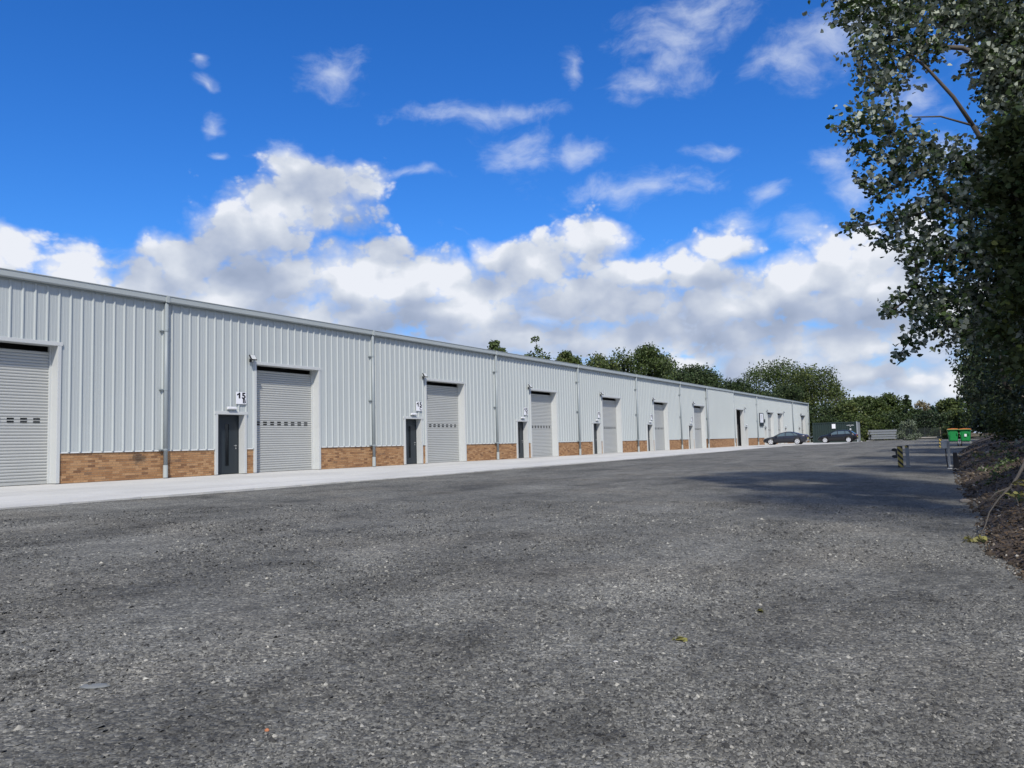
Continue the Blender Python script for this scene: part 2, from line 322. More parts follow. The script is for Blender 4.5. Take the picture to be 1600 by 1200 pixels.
def gravel_mat():
    m, N, b = new_mat('crushed stone'); p = wpos(N)
    flat = N.vec('MULTIPLY', p, (1, 1, 0))
    jit = N.n('ShaderNodeTexNoise', i_Vector=flat, i_Scale=22.0, i_Detail=2.0)
    pj = N.vec('ADD', flat, N.vec('MULTIPLY', jit.outputs['Color'], (.02, .02, 0)))
    v1 = N.n('ShaderNodeTexVoronoi', i_Vector=pj, i_Scale=44.0, i_Randomness=1.0)
    v2 = N.n('ShaderNodeTexVoronoi', i_Vector=N.vec('ADD', pj, (5, 9, 0)), i_Scale=19.0, i_Randomness=1.0)
    v3 = N.n('ShaderNodeTexVoronoi', i_Vector=N.vec('ADD', pj, (1, 4, 0)), i_Scale=95.0)
    s1 = N.n('ShaderNodeSeparateColor', i_0=v1.outputs['Color']); s2 = N.n('ShaderNodeSeparateColor', i_0=v2.outputs['Color']); s3 = N.n('ShaderNodeSeparateColor', i_0=v3.outputs['Color'])
    c1 = N.ramp(s1.outputs[0], [(0.0, (0.042, 0.042, 0.042)), (0.40, (0.085, 0.085, 0.084)), (0.78, (0.150, 0.149, 0.146)), (0.92, (0.22, 0.217, 0.21)), (1.0, (0.40, 0.39, 0.37))])
    c2 = N.ramp(s2.outputs[1], [(0.0, (0.03, 0.03, 0.03)), (0.75, (0.145, 0.144, 0.141)), (1.0, (0.30, 0.29, 0.275))])
    c3 = N.ramp(s3.outputs[2], [(0.0, (0.02, 0.02, 0.021)), (0.8, (0.15, 0.149, 0.146)), (1.0, (0.42, 0.41, 0.39))])
    c = N.mix(0.22, c1, c2)
    c = N.mix(0.28, c, c3)
    c = patches(N, c, flat)
    c = N.mix(1.0, c, (0.97, 0.97, 0.885, 1), 'MULTIPLY')
    hue = N.n('ShaderNodeTexNoise', i_Vector=N.vec('ADD', flat, (3, 77, 0)), i_Scale=0.5, i_Detail=4.0)
    c = N.mix(N.math('MULTIPLY', N.smooth(hue.outputs[0], 0.45, 0.75), 0.35), c, N.mix(1.0, c, (1.12, 1.0, 0.86, 1), 'MULTIPLY'))
    N.put(b.inputs['Base Color'], c); b.inputs['Roughness'].default_value = 0.85; b.inputs['Specular IOR Level'].default_value = 0.3
    h = N.math('ADD', N.math('MULTIPLY', v1.outputs[0], -1.0), N.math('MULTIPLY', v2.outputs[0], -1.3))
    bp = N.n('ShaderNodeBump', i_Strength=0.8, i_Distance=0.012, i_Height=h)
    n4 = N.n('ShaderNodeTexNoise', i_Vector=flat, i_Scale=4.0, i_Detail=6.0, i_Roughness=0.65)
    bp2 = N.n('ShaderNodeBump', i_Strength=0.7, i_Distance=0.06, i_Height=n4.outputs[0], i_Normal=bp)
    N.put(b.inputs['Normal'], bp2); return m
M['gravel'] = gravel_mat()
def stone_tone(m):
    N = NT(m.node_tree); b = [n for n in m.node_tree.nodes if n.type == 'BSDF_PRINCIPLED'][0]; src = b.inputs['Base Color'].links[0].from_socket
    N.put(b.inputs['Base Color'], N.mix(1.0, patches(N, src, N.vec('MULTIPLY', wpos(N), (1, 1, 0))), (0.95, 0.95, 0.88, 1), 'MULTIPLY'))
M['stones'] = island_mat('loose crushed stone', [(0.0, (0.03, 0.03, 0.031)), (0.4, (0.09, 0.09, 0.09)), (0.76, (0.155, 0.154, 0.151)), (0.95, (0.20, 0.198, 0.192)), (1.0, (0.36, 0.35, 0.33))], 0.85, 0.25, 60)
stone_tone(M['stones'])
M['soil'] = worn('dark soil', (0.060, 0.042, 0.027), 0.95, 0.45, 2.2, dirt=(0.12, 0.085, 0.05), dirt_amt=0.5, bump=0.05)
M['rubble'] = island_mat('soil rubble', [(0.0, (0.03, 0.024, 0.018)), (0.55, (0.065, 0.05, 0.036)), (0.85, (0.11, 0.085, 0.06)), (0.95, (0.20, 0.18, 0.15)), (1.0, (0.36, 0.34, 0.30))], 0.95, 0.3, 40)
M['bark'] = worn('grey bark', (0.085, 0.075, 0.062), 0.9, 0.35, 9, bump=0.02)
M['twig'] = worn('pale dry twig', (0.16, 0.13, 0.095), 0.85, 0.3, 14)
M['grass'] = worn('rough grass', (0.05, 0.065, 0.025), 0.95, 0.4, 0.4)

# ------------------------------------------------------------------ ground
WX = -23.34                                       # plane of the long front wall
def kfall(y): return np.interp(y, [15, 35, 66, 100, 122], [-0.0245, -0.0195, -0.004, 0.006, 0.013])
def gz(x, y):                                     # the yard falls away from the slab near the camera and levels out beyond
    return kfall(y)*np.clip(np.asarray(x)-WX, 0, 23.5)
def lines(a, b, lo, hi, fine, grow=1.13, cap=60):
    L = list(np.arange(lo, hi, fine)); s = fine
    while L[-1] < b: s = min(s*grow, cap); L.append(L[-1]+s)
    s = fine; R = [lo]
    while R[-1] > a: s = min(s*grow, cap); R.append(R[-1]-s)
    return np.array(sorted(R[1:])+L)
def sheet(name, xs, ys, zf, mat, smooth=True):
    X, Y = np.meshgrid(xs, ys); Z = zf(X, Y); nx = len(xs); ny = len(ys)
    V = np.stack([X, Y, Z], -1).reshape(-1, 3)
    i = np.arange(nx-1)[None, :]+np.arange(ny-1)[:, None]*nx
    Q = np.stack([i, i+1, i+1+nx, i+nx], -1).reshape(-1, 4)
    me = bpy.data.meshes.new(name); me.vertices.add(len(V)); me.vertices.foreach_set('co', V.reshape(-1).astype(np.float32))
    me.loops.add(Q.size); me.loops.foreach_set('vertex_index', Q.reshape(-1).astype(np.int32))
    me.polygons.add(len(Q)); me.polygons.foreach_set('loop_start', np.arange(0, Q.size, 4, dtype=np.int32))
    me.update(calc_edges=True)
    if smooth: me.polygons.foreach_set('use_smooth', [True]*len(me.polygons))
    return link(name, me, mat)
APRON_W = 6.95
def apron_w(y): return APRON_W + 0.12*np.sin(y*0.35) - 0.2*np.clip((y-60)/20, 0, 1)
def yard_z(x, y):
    r = gz(x, y)
    d = np.hypot(x, y); a = np.clip(1.2-d/45, 0.15, 1)
    r = r + a*(0.026*lumps(x, y, 1.1, 3)+0.012*lumps(x, y, 3.6, 4)+0.004*lumps(x, y, 11, 5))
    return r - np.where(x < WX+apron_w(y)-0.2, 0.06, 0.0)
o = sheet('gravel_yard', lines(-900, 900, -12, 4, 0.09), lines(-300, 1500, 1.0, 15, 0.09), yard_z, M['gravel']); tag(o, kind='structure')

# concrete apron: cast bays with joints
apron = thing('concrete_apron', None, None); tag(apron, kind='structure')
y = 1.2
while y < 78:
    y1 = min(y+5.24, 78.5); mb = MB(); nn = 16; x0 = WX-0.9; jit = [random.uniform(-.05, .04) for _ in range(nn+1)]
    yy = [y+0.012+(y1-y-0.024)*k/nn for k in range(nn+1)]
    for k_, (a, b) in enumerate(zip(yy, yy[1:])):
        xa = WX+float(apron_w(a))+jit[k_]; xb = WX+float(apron_w(b))+jit[k_+1]
        pts = []
        for (x, q) in ((x0, a), (xa, a), (xb, b), (x0, b)): pts.append((x, q, float(gz(x, q))+0.012))
        lo = [(p[0], p[1], p[2]-0.15) for p in pts]
        mb.add(pts+lo, [(0, 1, 2, 3), (1, 5, 6, 2), (0, 4, 5, 1), (3, 2, 6, 7)])
    mb.build('concrete_slab', M['concrete'], apron); y = y1
far_ap = thing('concrete_strip', None, None); tag(far_ap, kind='structure')
y = 80.0
while y < 130:
    y1 = y+6.2; mb = MB()
    w = 3.4 if y < 90 else 10.0
    pts = [(WX-0.9, y+.01, 0), (WX+w, y+.01, 0), (WX+(3.4 if y1 < 91 else 10.0), y1-.01, 0), (WX-0.9, y1-.01, 0)]
    pts = [(p[0], p[1], float(gz(p[0], p[1]))+0.012) for p in pts]; lo = [(p[0], p[1], p[2]-.15) for p in pts]
    mb.add(pts+lo, [(0, 1, 2, 3), (1, 5, 6, 2), (0, 4, 5, 1), (3, 2, 6, 7)]); mb.build('concrete_slab', M['concrete'], far_ap); y = y1

# earth bank under the trees on the right
def toe(y): return np.interp(y, [4, 8.1, 9.6, 11.2, 15.7, 21.8, 30, 50, 80, 120], [1.1, 0.42, 0.25, -0.02, -0.12, -0.5, -0.85, -1.2, -1.0, 0.5])
def bank_z(x, y):
    t = x-toe(y)-0.12*lumps(x*0, y, 2.4, 8)
    rise = 0.95*(1-np.exp(-np.clip(t, 0, None)/1.9))+0.06*np.clip(t, 0, 6)
    rough = np.clip(t*1.6, 0, 1)*(0.05*lumps(x, y, 3, 1)+0.04*lumps(x, y, 8, 2)+0.025*lumps(x, y, 21, 6))
    return np.where(t > -0.0, gz(x, y)+0.0+rise+rough, gz(x, y)-0.10+0.0*t)
o = sheet('earth_bank', np.concatenate([np.arange(-2.2, 3, 0.07), np.arange(3, 40, 1.2)]), np.concatenate([np.arange(3, 32, 0.10), np.arange(32, 122, 0.7)]), bank_z, M['soil']); tag(o, kind='structure')

def stones_mesh(name, C, S, flat=0.8, lid=False):
    """octahedral chips with jittered corners"""
    n = len(C); base = np.array([[1,0,0],[0,1,0],[-1,0,0],[0,-1,0],[0,0,1],[0,0,-1]], float)
    V = base[None]*rng.uniform(0.55, 1.15, (n, 6, 1))+rng.normal(0, 0.16, (n, 6, 3))
    a = rng.uniform(0, 6.28, n); ca, sa = np.cos(a), np.sin(a)
    V[:, :, 0] *= rng.uniform(0.8, 1.5, (n, 1)); V[:, :, 2] *= flat
    x = V[:, :, 0]*ca[:, None]-V[:, :, 1]*sa[:, None]; y = V[:, :, 0]*sa[:, None]+V[:, :, 1]*ca[:, None]
    tx = rng.normal(0, 0.35, (n, 1)); z = V[:, :, 2]+x*tx
    V = np.stack([x, y, z], -1)*S[:, None, None]+C[:, None, :]
    if lid:                                       # half sunk chips need no underside
        V = V[:, :5]; F = np.array([[0,1,4],[1,2,4],[2,3,4],[3,0,4]]); F = (F[None]+np.arange(n)[:, None, None]*5).reshape(-1, 3); return tri_mesh(name, V.reshape(-1, 3), F)
    F = np.array([[0,1,4],[1,2,4],[2,3,4],[3,0,4],[1,0,5],[2,1,5],[3,2,5],[0,3,5]])
    F = (F[None]+np.arange(n)[:, None, None]*6).reshape(-1, 3)
    return tri_mesh(name, V.reshape(-1, 3), F)
n = 400000
r = np.exp(rng.uniform(math.log(1.7), math.log(17), n)); a = np.radians(rng.uniform(-72, 16, n))
gx, gy = r*np.sin(a), r*np.cos(a)
keep = (gx < toe(gy)+0.15) & (gx > WX+APRON_W+0.25) & (rng.random(n) < 0.60+1.0*lumps(gx, gy, 1.5, 21)); gx, gy, r = gx[keep], gy[keep], r[keep]
S = np.clip(rng.lognormal(math.log(0.0066), 0.46, len(gx)), 0.003, 0.022)*np.clip(0.75+r*0.06, 0.85, 1.5)
o = link('loose_gravel', stones_mesh('loose_gravel', np.stack([gx, gy, yard_z(gx, gy)-S*0.05], -1), S, 0.85, True), M['stones']); tag(o, 'loose crushed stone lying over the yard', 'gravel', kind='stuff')
n = 9000
by = np.exp(rng.uniform(math.log(5.5), math.log(60), n)); bx = toe(by)+np.abs(rng.normal(0, 1.0, n))**1.1*np.clip(by/14, 0.5, 2)-0.12
S = np.clip(rng.lognormal(math.log(0.016), 0.6, n), 0.006, 0.085)*np.clip(by/14, 0.7, 1.6)
bz = np.maximum(bank_z(bx, by), yard_z(bx, by))
o = link('bank_rubble', stones_mesh('bank_rubble', np.stack([bx, by, bz+S*0.1], -1), S), M['rubble']); tag(o, 'clods, chips and stones strewn over the dark earth bank', 'rubble', kind='stuff')

n = 5200
ly = np.exp(rng.uniform(math.log(7), math.log(45), n)); lx = toe(ly)+rng.gamma(1.6, 0.7, n)*np.clip(ly/14, .6, 1.8)-0.05
bank_litter = np.stack([lx, ly, np.maximum(bank_z(lx, ly), yard_z(lx, ly))+0.015], -1)
# ------------------------------------------------------------------ the long shed
shed = thing('warehouse', 'long pale grey ribbed steel warehouse with brick plinth and roller doors', 'warehouse')
Y0, Y1, EAVE, PL = 6.78, 130.35, 5.80, 0.89
PITCH_R = 10.48/30
# openings: (y from, y to, height, kind)
BAYS = [  # downpipe, openings
 (6.78, [(10.35, 13.68, 4.02, 'roller')]),
 (17.26, [(19.42, 20.60, 2.13, 'door'), (21.17, 24.42, 4.02, 'roller')]),
 (27.74, [(30.12, 31.33, 2.13, 'door'), (31.80, 35.10, 4.02, 'roller')]),
 (38.22, [(40.60, 41.75, 2.13, 'door'), (42.27, 45.60, 4.02, 'roller')]),
 (48.70, [(51.10, 52.25, 2.13, 'door'), (52.72, 56.05, 4.02, 'roller')]),
 (59.18, [(61.45, 62.60, 2.13, 'door'), (63.07, 66.40, 4.02, 'roller')]),
 (69.66, [(71.95, 73.10, 2.13, 'door'), (73.60, 76.95, 4.02, 'roller')]),
 (77.70, []),
 (87.20, [(88.50, 91.55, 4.02, 'open'), (92.00, 93.05, 2.13, 'door')]),
 (97.60, [(101.30, 102.35, 2.13, 'door'), (103.20, 106.35, 4.02, 'roller'), (108.80, 112.0, 4.02, 'roller'), (113.0, 114.05, 2.13, 'door')]),
 (118.40, [(122.3, 123.35, 2.13, 'door'), (124.4, 127.6, 4.02, 'roller')])]
OPEN = [op for b in BAYS for op in b[1]]
STEP0, STEP1 = 77.78, 87.12
def out(y): return 0.10 if STEP0 < y < STEP1 else 0.0
# cladding: 1.048 m sheets, three ribs each, cut round the openings
def rib_profile():
    p = [(0.0, 0.0)]
    for k in range(3):
        b = k*PITCH_R
        p += [(b+0.085, 0.0), (b+0.092, 0.0035), (b+0.104, 0.0035), (b+0.111, 0.0), (b+0.185, 0.0), (b+0.192, 0.0035), (b+0.204, 0.0035), (b+0.211, 0.0),
              (b+0.264, 0.0), (b+0.289, 0.042), (b+0.317, 0.042), (b+0.342, 0.0)]
    p.append((3*PITCH_R, 0.0)); return p
PROF = rib_profile()
def zrange(y):
    for a, b, h, kk in OPEN:
        if a-0.10 < y < b+0.10: return h+0.10
    return PL+0.02
sheet_cache = {}
def cladding_panel(y0):
    cuts = sorted({round(q, 4) for a, b, h, kk in OPEN for q in (a-0.10, b+0.10) if y0 < q < y0+3*PITCH_R})
    tops = EAVE-0.02; key = None
    if not cuts and zrange(y0+0.5) == PL+0.02: key = 'plain'
    if key and key in sheet_cache: me = sheet_cache[key]
    else:
        ys = [p[0] for p in PROF]; allp = list(PROF)
        for c in cuts:
            u = c-y0; d = float(np.interp(u, ys, [p[1] for p in PROF])); allp.append((u, d))
        allp = sorted(set(allp)); mb = MB()
        for (u0, d0), (u1, d1) in zip(allp, allp[1:]):
            if u1-u0 < 1e-6: continue
            zb = zrange(y0+(u0+u1)/2)
            mb.add([(d0, u0, zb), (d1, u1, zb), (d1, u1, tops), (d0, u0, tops)], [(0, 1, 2, 3)])
        mb.add([(-0.012, 0, zrange(y0+.01)), (0, 0, zrange(y0+.01)), (0, 0, tops), (-0.012, 0, tops)], [(0, 1, 2, 3)])
        me = mb.mesh('cladding_panel')
        if key: sheet_cache[key] = me
    o = link('cladding_panel', me, M['clad'], shed); o.location = (WX+out(y0+0.5)+random.uniform(-.002, .003), y0, 0)
y = Y0
while y < Y1-0.3:
    if not (STEP0-1.0 < y < STEP0 and False): cladding_panel(y)
    y += 3*PITCH_R
# wall behind the sheets, split at the openings
segs = []; yb = Y0
for a, b, h, kk in sorted(OPEN):
    segs.append((yb, a-0.03, 0.0)); segs.append((a-0.03, b+0.03, h+0.03)); yb = b+0.03
segs.append((yb, Y1, 0.0))
mb = MB()
for a, b, z in segs: mb.box(WX-0.36, WX-0.045, a, b, z, EAVE-0.03)
mb.build('inner_wall', M['inside'], shed)
# plinth: mortar block with real bricks
def plinth(a, b, ox):
    m = MB().box(WX-0.03, WX+ox-0.014, a, b, 0.0, PL-0.01).build('brick_plinth', M['mortar'], shed)
    mb = MB(); rows = 12; ch = (PL-0.012)/rows
    for r_ in range(rows):
        z = r_*ch; q = a - (0.1125 if r_ % 2 else 0.0)
        while q < b-0.02:
            q0, q1 = max(q, a+0.004), min(q+0.215, b-0.004)
            if q1-q0 > 0.03:
                j = random.uniform(-0.002, 0.002)
                mb.box(WX-0.02, WX+ox-0.006+j, q0, q1, z+0.005, z+ch-0.005)
            q += 0.225
    tag(mb.build('bricks', M['brick'], m), kind='stuff')
edges = [(Y0, None)]
spans = []; yb = Y0
for a, b, h, kk in sorted(OPEN): spans.append((yb, a-0.11)); yb = b+0.11
spans.append((yb, Y1))
for a, b in spans:
    cut = [a]+[q for q in (STEP0, STEP1) if a < q < b]+[b]
    for p0, p1 in zip(cut, cut[1:]): plinth(p0, p1, out((p0+p1)/2)*0.9)
for a, b in spans:                                # drip flashing between sheets and brick
    cut = [a]+[q for q in (STEP0, STEP1) if a < q < b]+[b]
    for p0, p1 in zip(cut, cut[1:]):
        ox = out((p0+p1)/2); MB().add([(WX+ox-0.02, p0, PL+0.025), (WX+ox+0.004, p0, PL+0.025), (WX+ox+0.024, p0, PL-0.012), (WX+ox-0.02, p0, PL-0.009),
            (WX+ox-0.02, p1, PL+0.025), (WX+ox+0.004, p1, PL+0.025), (WX+ox+0.024, p1, PL-0.012), (WX+ox-0.02, p1, PL-0.009)],
            [(0,1,5,4),(1,2,6,5),(2,3,7,6),(0,3,2,1),(4,5,6,7)]).build('drip_flashing', M['trim'], shed)
for q in (STEP0, STEP1):                          # corner strips of the stepped bay
    MB().box(WX-0.02, WX+0.145, q-0.045, q+0.045, 0.01, EAVE-0.01).build('corner_trim', M['trim'], shed)
MB().box(WX-0.06, WX+0.05, Y1-0.12, Y1+0.03, 0.0, EAVE).build('corner_trim', M['trim'], shed, bevel=0.006)
# door and shutter surrounds: jambs and lintel lining the reveal
REC = 0.33
def reveal(a, b, h, kk):
    d = REC if kk != 'door' else 0.27
    z0 = 0.012
    for (p, q) in ((a-0.105, a), (b, b+0.105)):
        MB().box(WX-d-0.02, WX+0.054, p, q, z0, h+0.004).build('jamb', M['trim'], shed, bevel=0.004)
    MB().box(WX-d-0.02, WX+0.060, a-0.14, b+0.14, h+0.004, h+0.115).build('lintel', M['trim'], shed, bevel=0.004)
slat_left = 268
SLAT_H = 0.0875
def slat_profile():
    return [(0.0, 0.0), (0.006, 0.004), (0.016, 0.022), (0.020, 0.042), (0.017, 0.062), (0.008, 0.078), (0.0, 0.0835)]
def slat_mesh(w):
    pr = slat_profile(); mb = MB(); n = len(pr)
    vs = [(x, 0, z) for x, z in pr]+[(x, w, z) for x, z in pr]+[(-0.012, 0, 0), (-0.012, w, 0), (-0.012, 0, .0865), (-0.012, w, .0865)]
    fs = [(i, n+i, n+i+1, i+1) for i in range(n-1)]+[(n-1, 2*n-1, 2*n+3, 2*n+2)]
    return mb.add(vs, fs).mesh('slat')
def roller(a, b, h, seen_from=None):
    global slat_left
    d = thing('roller_door', None, None, (WX-REC, a, 0)); d.parent = shed
    w = b-a; me = slat_mesh(w-0.10); me.materials.append(M['slat']); n = int((h-0.09-0.10)/SLAT_H)
    if slat_left >= n:
        for k in range(n):
            s = link('slat', me, None, d); s.location = (random.uniform(-.0015, .0015), 0.05, 0.10+k*SLAT_H)
        slat_left -= n
    else:
        mb = MB(); pv = [tuple(v.co) for v in me.vertices]; pf = [tuple(p.vertices) for p in me.polygons]
        for k in range(n): mb.add([(x, yy+0.05, z+0.10+k*SLAT_H) for x, yy, z in pv], pf)
        tag(mb.build('shutter_slats', M['slat'], d), kind='stuff')
    MB().box(-0.02, 0.035, 0.03, w-0.03, 0.014, 0.095).build('bottom_rail', M['slat'], d, bevel=0.004)
    for (p, q) in ((0.0, 0.055), (w-0.055, w)): MB().box(-0.05, 0.06, p+0.001, q-0.001, 0.013, h-0.001).build('guide_rail', M['trim'], d)
    k0 = round((1.78-0.10)/SLAT_H)
    ns = 8
    for row in range(2):
        for i in range(ns):
            yy = 0.20+(w-0.40)*(i+0.5)/ns; z = 0.10+(k0+row*1.5)*SLAT_H+0.018 if row == 0 else 0.10+(k0+1)*SLAT_H+0.018
            MB().box(0.012, 0.0235, yy-0.095, yy+0.095, z, z+0.047).build('vision_slot', M['glass'], d)
    return d
def room(a, b, h, depth, mat):                    # dark space behind a shutter
    mb = MB(); x0, x1 = WX-depth, WX-0.37; p, q, z1 = a-0.6, b+0.6, h+0.9
    mb.add([(x0,p,0.006),(x1,p,0.006),(x1,q,0.006),(x0,q,0.006),(x0,p,z1),(x1,p,z1),(x1,q,z1),(x0,q,z1)],
           [(0,1,2,3),(7,6,5,4),(0,3,7,4),(0,4,5,1),(3,2,6,7)])
    mb.build('inner_room', mat, shed)
notice_y = None
def door_leaf(a, b, h, notice=False):
    d = thing('entrance_door', None, None, (WX-0.27, a, 0)); d.parent = shed; w = b-a
    MB().box(-0.03, 0.02, 0.0015, 0.055, 0.013, h-0.0015).build('door_frame', M['door'], d); MB().box(-0.03, 0.02, w-0.055, w-0.0015, 0.013, h-0.0015).build('door_frame', M['door'], d)
    MB().box(-0.03, 0.02, 0.057, w-0.057, h-0.06, h-0.0015).build('door_frame', M['door'], d)
    y0, y1 = 0.062, w-0.062; c = 0.5*(y0+y1)+0.06
    mb = MB(); g0, g1, z0, z1 = c-0.085, c+0.085, 0.30, 1.80
    mb.box(-0.025, 0.012, y0, g0, 0.02, h-0.065); mb.box(-0.025, 0.012, g1, y1, 0.02, h-0.065)
    mb.box(-0.025, 0.012, g0, g1, 0.02, z0); mb.box(-0.025, 0.012, g0, g1, z1, h-0.065)
    mb.build('door_leaf', M['door'], d)
    MB().box(-0.012, -0.004, g0, g1, z0, z1).build('vision_panel', M['glass'], d)
    fr = MB(); e = 0.014
    fr.box(0.010, 0.019, g0-e, g0+.004, z0-e, z1+e); fr.box(0.010, 0.019, g1-.004, g1+e, z0-e, z1+e); fr.box(0.010, 0.0185, g0+.004, g1-.004, z0-e, z0+.004); fr.box(0.010, 0.0185, g0+.004, g1-.004, z1-.004, z1+e)
    fr.build('glazing_bead', M['door'], d)
    hd = MB(); hy = y1-0.075
    hd.tube([(0.012, hy, 1.02), (0.065, hy, 1.02)], 0.010, 8); hd.tube([(0.062, hy+0.006, 1.02), (0.062, hy-0.125, 1.02)], 0.010, 8); hd.box(0.012, 0.018, hy-0.026, hy+0.026, 0.995, 1.046)
    hd.box(0.012, 0.020, hy-0.024, hy+0.024, 0.90, 0.95); hd.build('door_handle', M['steel'], d)
    if notice: MB().box(0.014, 0.018, 0.09, 0.33, 1.42, 1.78).build('door_notice', M['white'], d)
for a, b, h, kk in OPEN:
    reveal(a, b, h, kk)
    if kk == 'roller': roller(a, b, h); room(a, b, h, 1.2, M['inside'])
    elif kk == 'open':
        room(a, b, h, 9.0, M['inside'])
    else: door_leaf(a, b, h, notice=(40 < a < 41)); room(a+.55, b-.55, h-.85, 0.5, M['inside'])
# roof, gable ends, back wall, gutter, downpipes
BX = WX-19.0; RID = 0.5*(WX+BX); RZ = EAVE+1.15
mb = MB(); th = 0.06
mb.add([(WX+0.02, Y0-.1, EAVE+0.12), (WX+0.02, Y1+.1, EAVE+0.12), (RID, Y1+.1, RZ), (RID, Y0-.1, RZ), (BX-.1, Y1+.1, EAVE+0.10), (BX-.1, Y0-.1, EAVE+0.10),
        (WX+0.02, Y0-.1, EAVE+0.02), (WX+0.02, Y1+.1, EAVE+0.02), (RID, Y1+.1, RZ-.1), (RID, Y0-.1, RZ-.1), (BX-.1, Y1+.1, EAVE), (BX-.1, Y0-.1, EAVE)],
       [(0,1,2,3),(3,2,4,5),(6,9,8,7),(9,11,10,8),(0,6,7,1),(4,10,11,5),(0,3,9,6),(3,5,11,9),(1,7,8,2),(2,8,10,4)])
mb.build('roof', M['roof'], shed)
for q, e in ((Y0, 0.0), (Y1-0.06, 0.06)):
    MB().prism([(WX-0.37, 0), (BX, 0), (BX, EAVE), (RID, RZ-.1), (WX-0.37, EAVE)], 'y', q, q+0.06).build('gable_wall', M['clad'], shed)
MB().box(BX-.06, BX-.002, Y0, Y1, 0, EAVE).build('back_wall', M['clad'], shed)
gp = [(0.03, 5.80), (0.165, 5.80), (0.185, 5.83), (0.185, 5.985), (0.205, 6.0), (0.205, 6.015), (0.17, 6.015), (0.17, 5.84), (0.15, 5.82), (0.045, 5.82), (0.045, 6.0), (0.03, 6.0)]
y = Y0
for i, (bd, ops) in enumerate(BAYS):
    e = BAYS[i+1][0] if i+1 < len(BAYS) else Y1+0.05
    MB().prism([(WX+u, z) for u, z in gp], 'y', bd+0.004, e-0.004).build('gutter', M['gutter'], shed)
    MB().box(WX+0.025, WX+0.212, bd-0.06, bd+0.06, 5.79, 6.019).build('gutter_joint', M['gutter'], shed, bevel=0.004)
    MB().box(WX+0.0, WX+0.062, bd+0.005, e-0.005, 5.755, 5.798).build('eaves_flashing', M['pipe'], shed)
dps = [b[0] for b in BAYS[1:]]+[Y1-0.25]
for q in dps:
    ox = 0.10 if abs(q-77.7) < .2 or abs(q-87.2) < .2 else 0.0
    qq = q-0.10 if abs(q-77.7) < .2 else (q+0.10 if abs(q-87.2) < .2 else q); ox = 0
    dp = MB().tube([(WX+0.115+ox, qq, 5.81), (WX+0.115+ox, qq, 0.02)], 0.066, 14, cap=True).build('downpipe', M['pipe'], shed, smooth=True)
    for z in (0.93, 2.9, 4.85):
        MB().tube([(WX+0.115+ox, qq, z-.03), (WX+0.115+ox, qq, z+.03)], 0.074, 14).box(WX+0.02, WX+0.09, qq-0.20, qq-0.02, z-.018, z+.018).build('pipe_bracket', M['pipe'], dp)
    MB().tube([(WX+0.115+ox, qq, 0.013), (WX+0.115+ox, qq, 0.42)], 0.078, 14).build('pipe_boot', M['gutter'], dp, smooth=False)

# ------------------------------------------------------------------ fittings on the front wall
def floodlight(y, z, label):
    t = thing('floodlight', label, 'floodlight', (WX+0.052, y, z), 0, 'floodlights over the roller doors')
    MB().box(0.0, 0.02, -0.05, 0.05, -0.16, -0.04).tube([(0.015, 0, -0.10), (0.09, 0, -0.10), (0.12, 0, -0.02)], 0.015, 6).build('bracket', M['black'], t)
    h = MB().add([(0.06,-0.13,0.09),(0.10,-0.13,0.11),(0.22,-0.13,-0.07),(0.18,-0.13,-0.10),(0.06,0.13,0.09),(0.10,0.13,0.11),(0.22,0.13,-0.07),(0.18,0.13,-0.10)],
             [(0,1,2,3),(7,6,5,4),(0,4,5,1),(1,5,6,2),(2,6,7,3),(3,7,4,0)]).build('lamp_head', M['black'], t)
    MB().add([(0.106,-0.11,0.10),(0.106,0.11,0.10),(0.214,0.11,-0.062),(0.214,-0.11,-0.062)], [(0,3,2,1)]).build('lens', M['trim'], h).location = (0.004, 0, 0.004)
def text_mesh(s, size, bold):
    cu = bpy.data.curves.new('t', 'FONT'); cu.body = s; cu.size = size; cu.offset = bold; cu.extrude = 0.0015; cu.align_x = 'RIGHT'
    o = bpy.data.objects.new('t', cu); COL.objects.link(o); bpy.context.view_layer.update()
    me = bpy.data.meshes.new_from_object(o.evaluated_get(bpy.context.evaluated_depsgraph_get())); bpy.data.objects.remove(o); return me
def sign(y, z, letter):
    t = thing('unit_sign', f'square white sign with black number 15 and letter {letter}', 'sign', (WX+0.052, y, z), 0, 'unit number signs')
    MB().box(0.0, 0.006, -0.235, 0.235, -0.22, 0.22).build('sign_board', M['white'], t, bevel=0.002)
    R = Matrix(((0, 0, 1, 0), (1, 0, 0, 0), (0, 1, 0, 0), (0, 0, 0, 1)))
    MB().prism([(-0.115, -0.015), (-0.045, -0.015), (-0.045, 0.195), (-0.10, 0.195), (-0.125, 0.165), (-0.195, 0.135), (-0.195, 0.085), (-0.115, 0.115)], 'x', 0.0075, 0.0105).build('lettering', M['ink'], t)
    for s, sz, yy, zz in (('5', 0.30, 0.205, -0.015), (letter, 0.21, 0.205, -0.180)):
        me = text_mesh(s, sz, 0.012 if s == '5' else 0.007); me.transform(Matrix.Diagonal((1.20 if s == '5' else 1.2, 1, 1, 1))); me.transform(R); o = link('lettering', me, M['ink'], t); o.location = (0.009, yy, zz)
def bulkhead(y, z, label):
    t = thing('door_light', label, 'wall light', (WX+0.052, y, z), 0, 'lights over the entrance doors')
    MB().box(0, 0.045, -0.20, 0.20, -0.055, 0.055).build('base', M['trim'], t, bevel=0.006)
    MB().prism([(0.045, -0.04), (0.09, -0.025), (0.095, 0.03), (0.045, 0.045)], 'y', -0.185, 0.185).build('diffuser', M['white'], t)
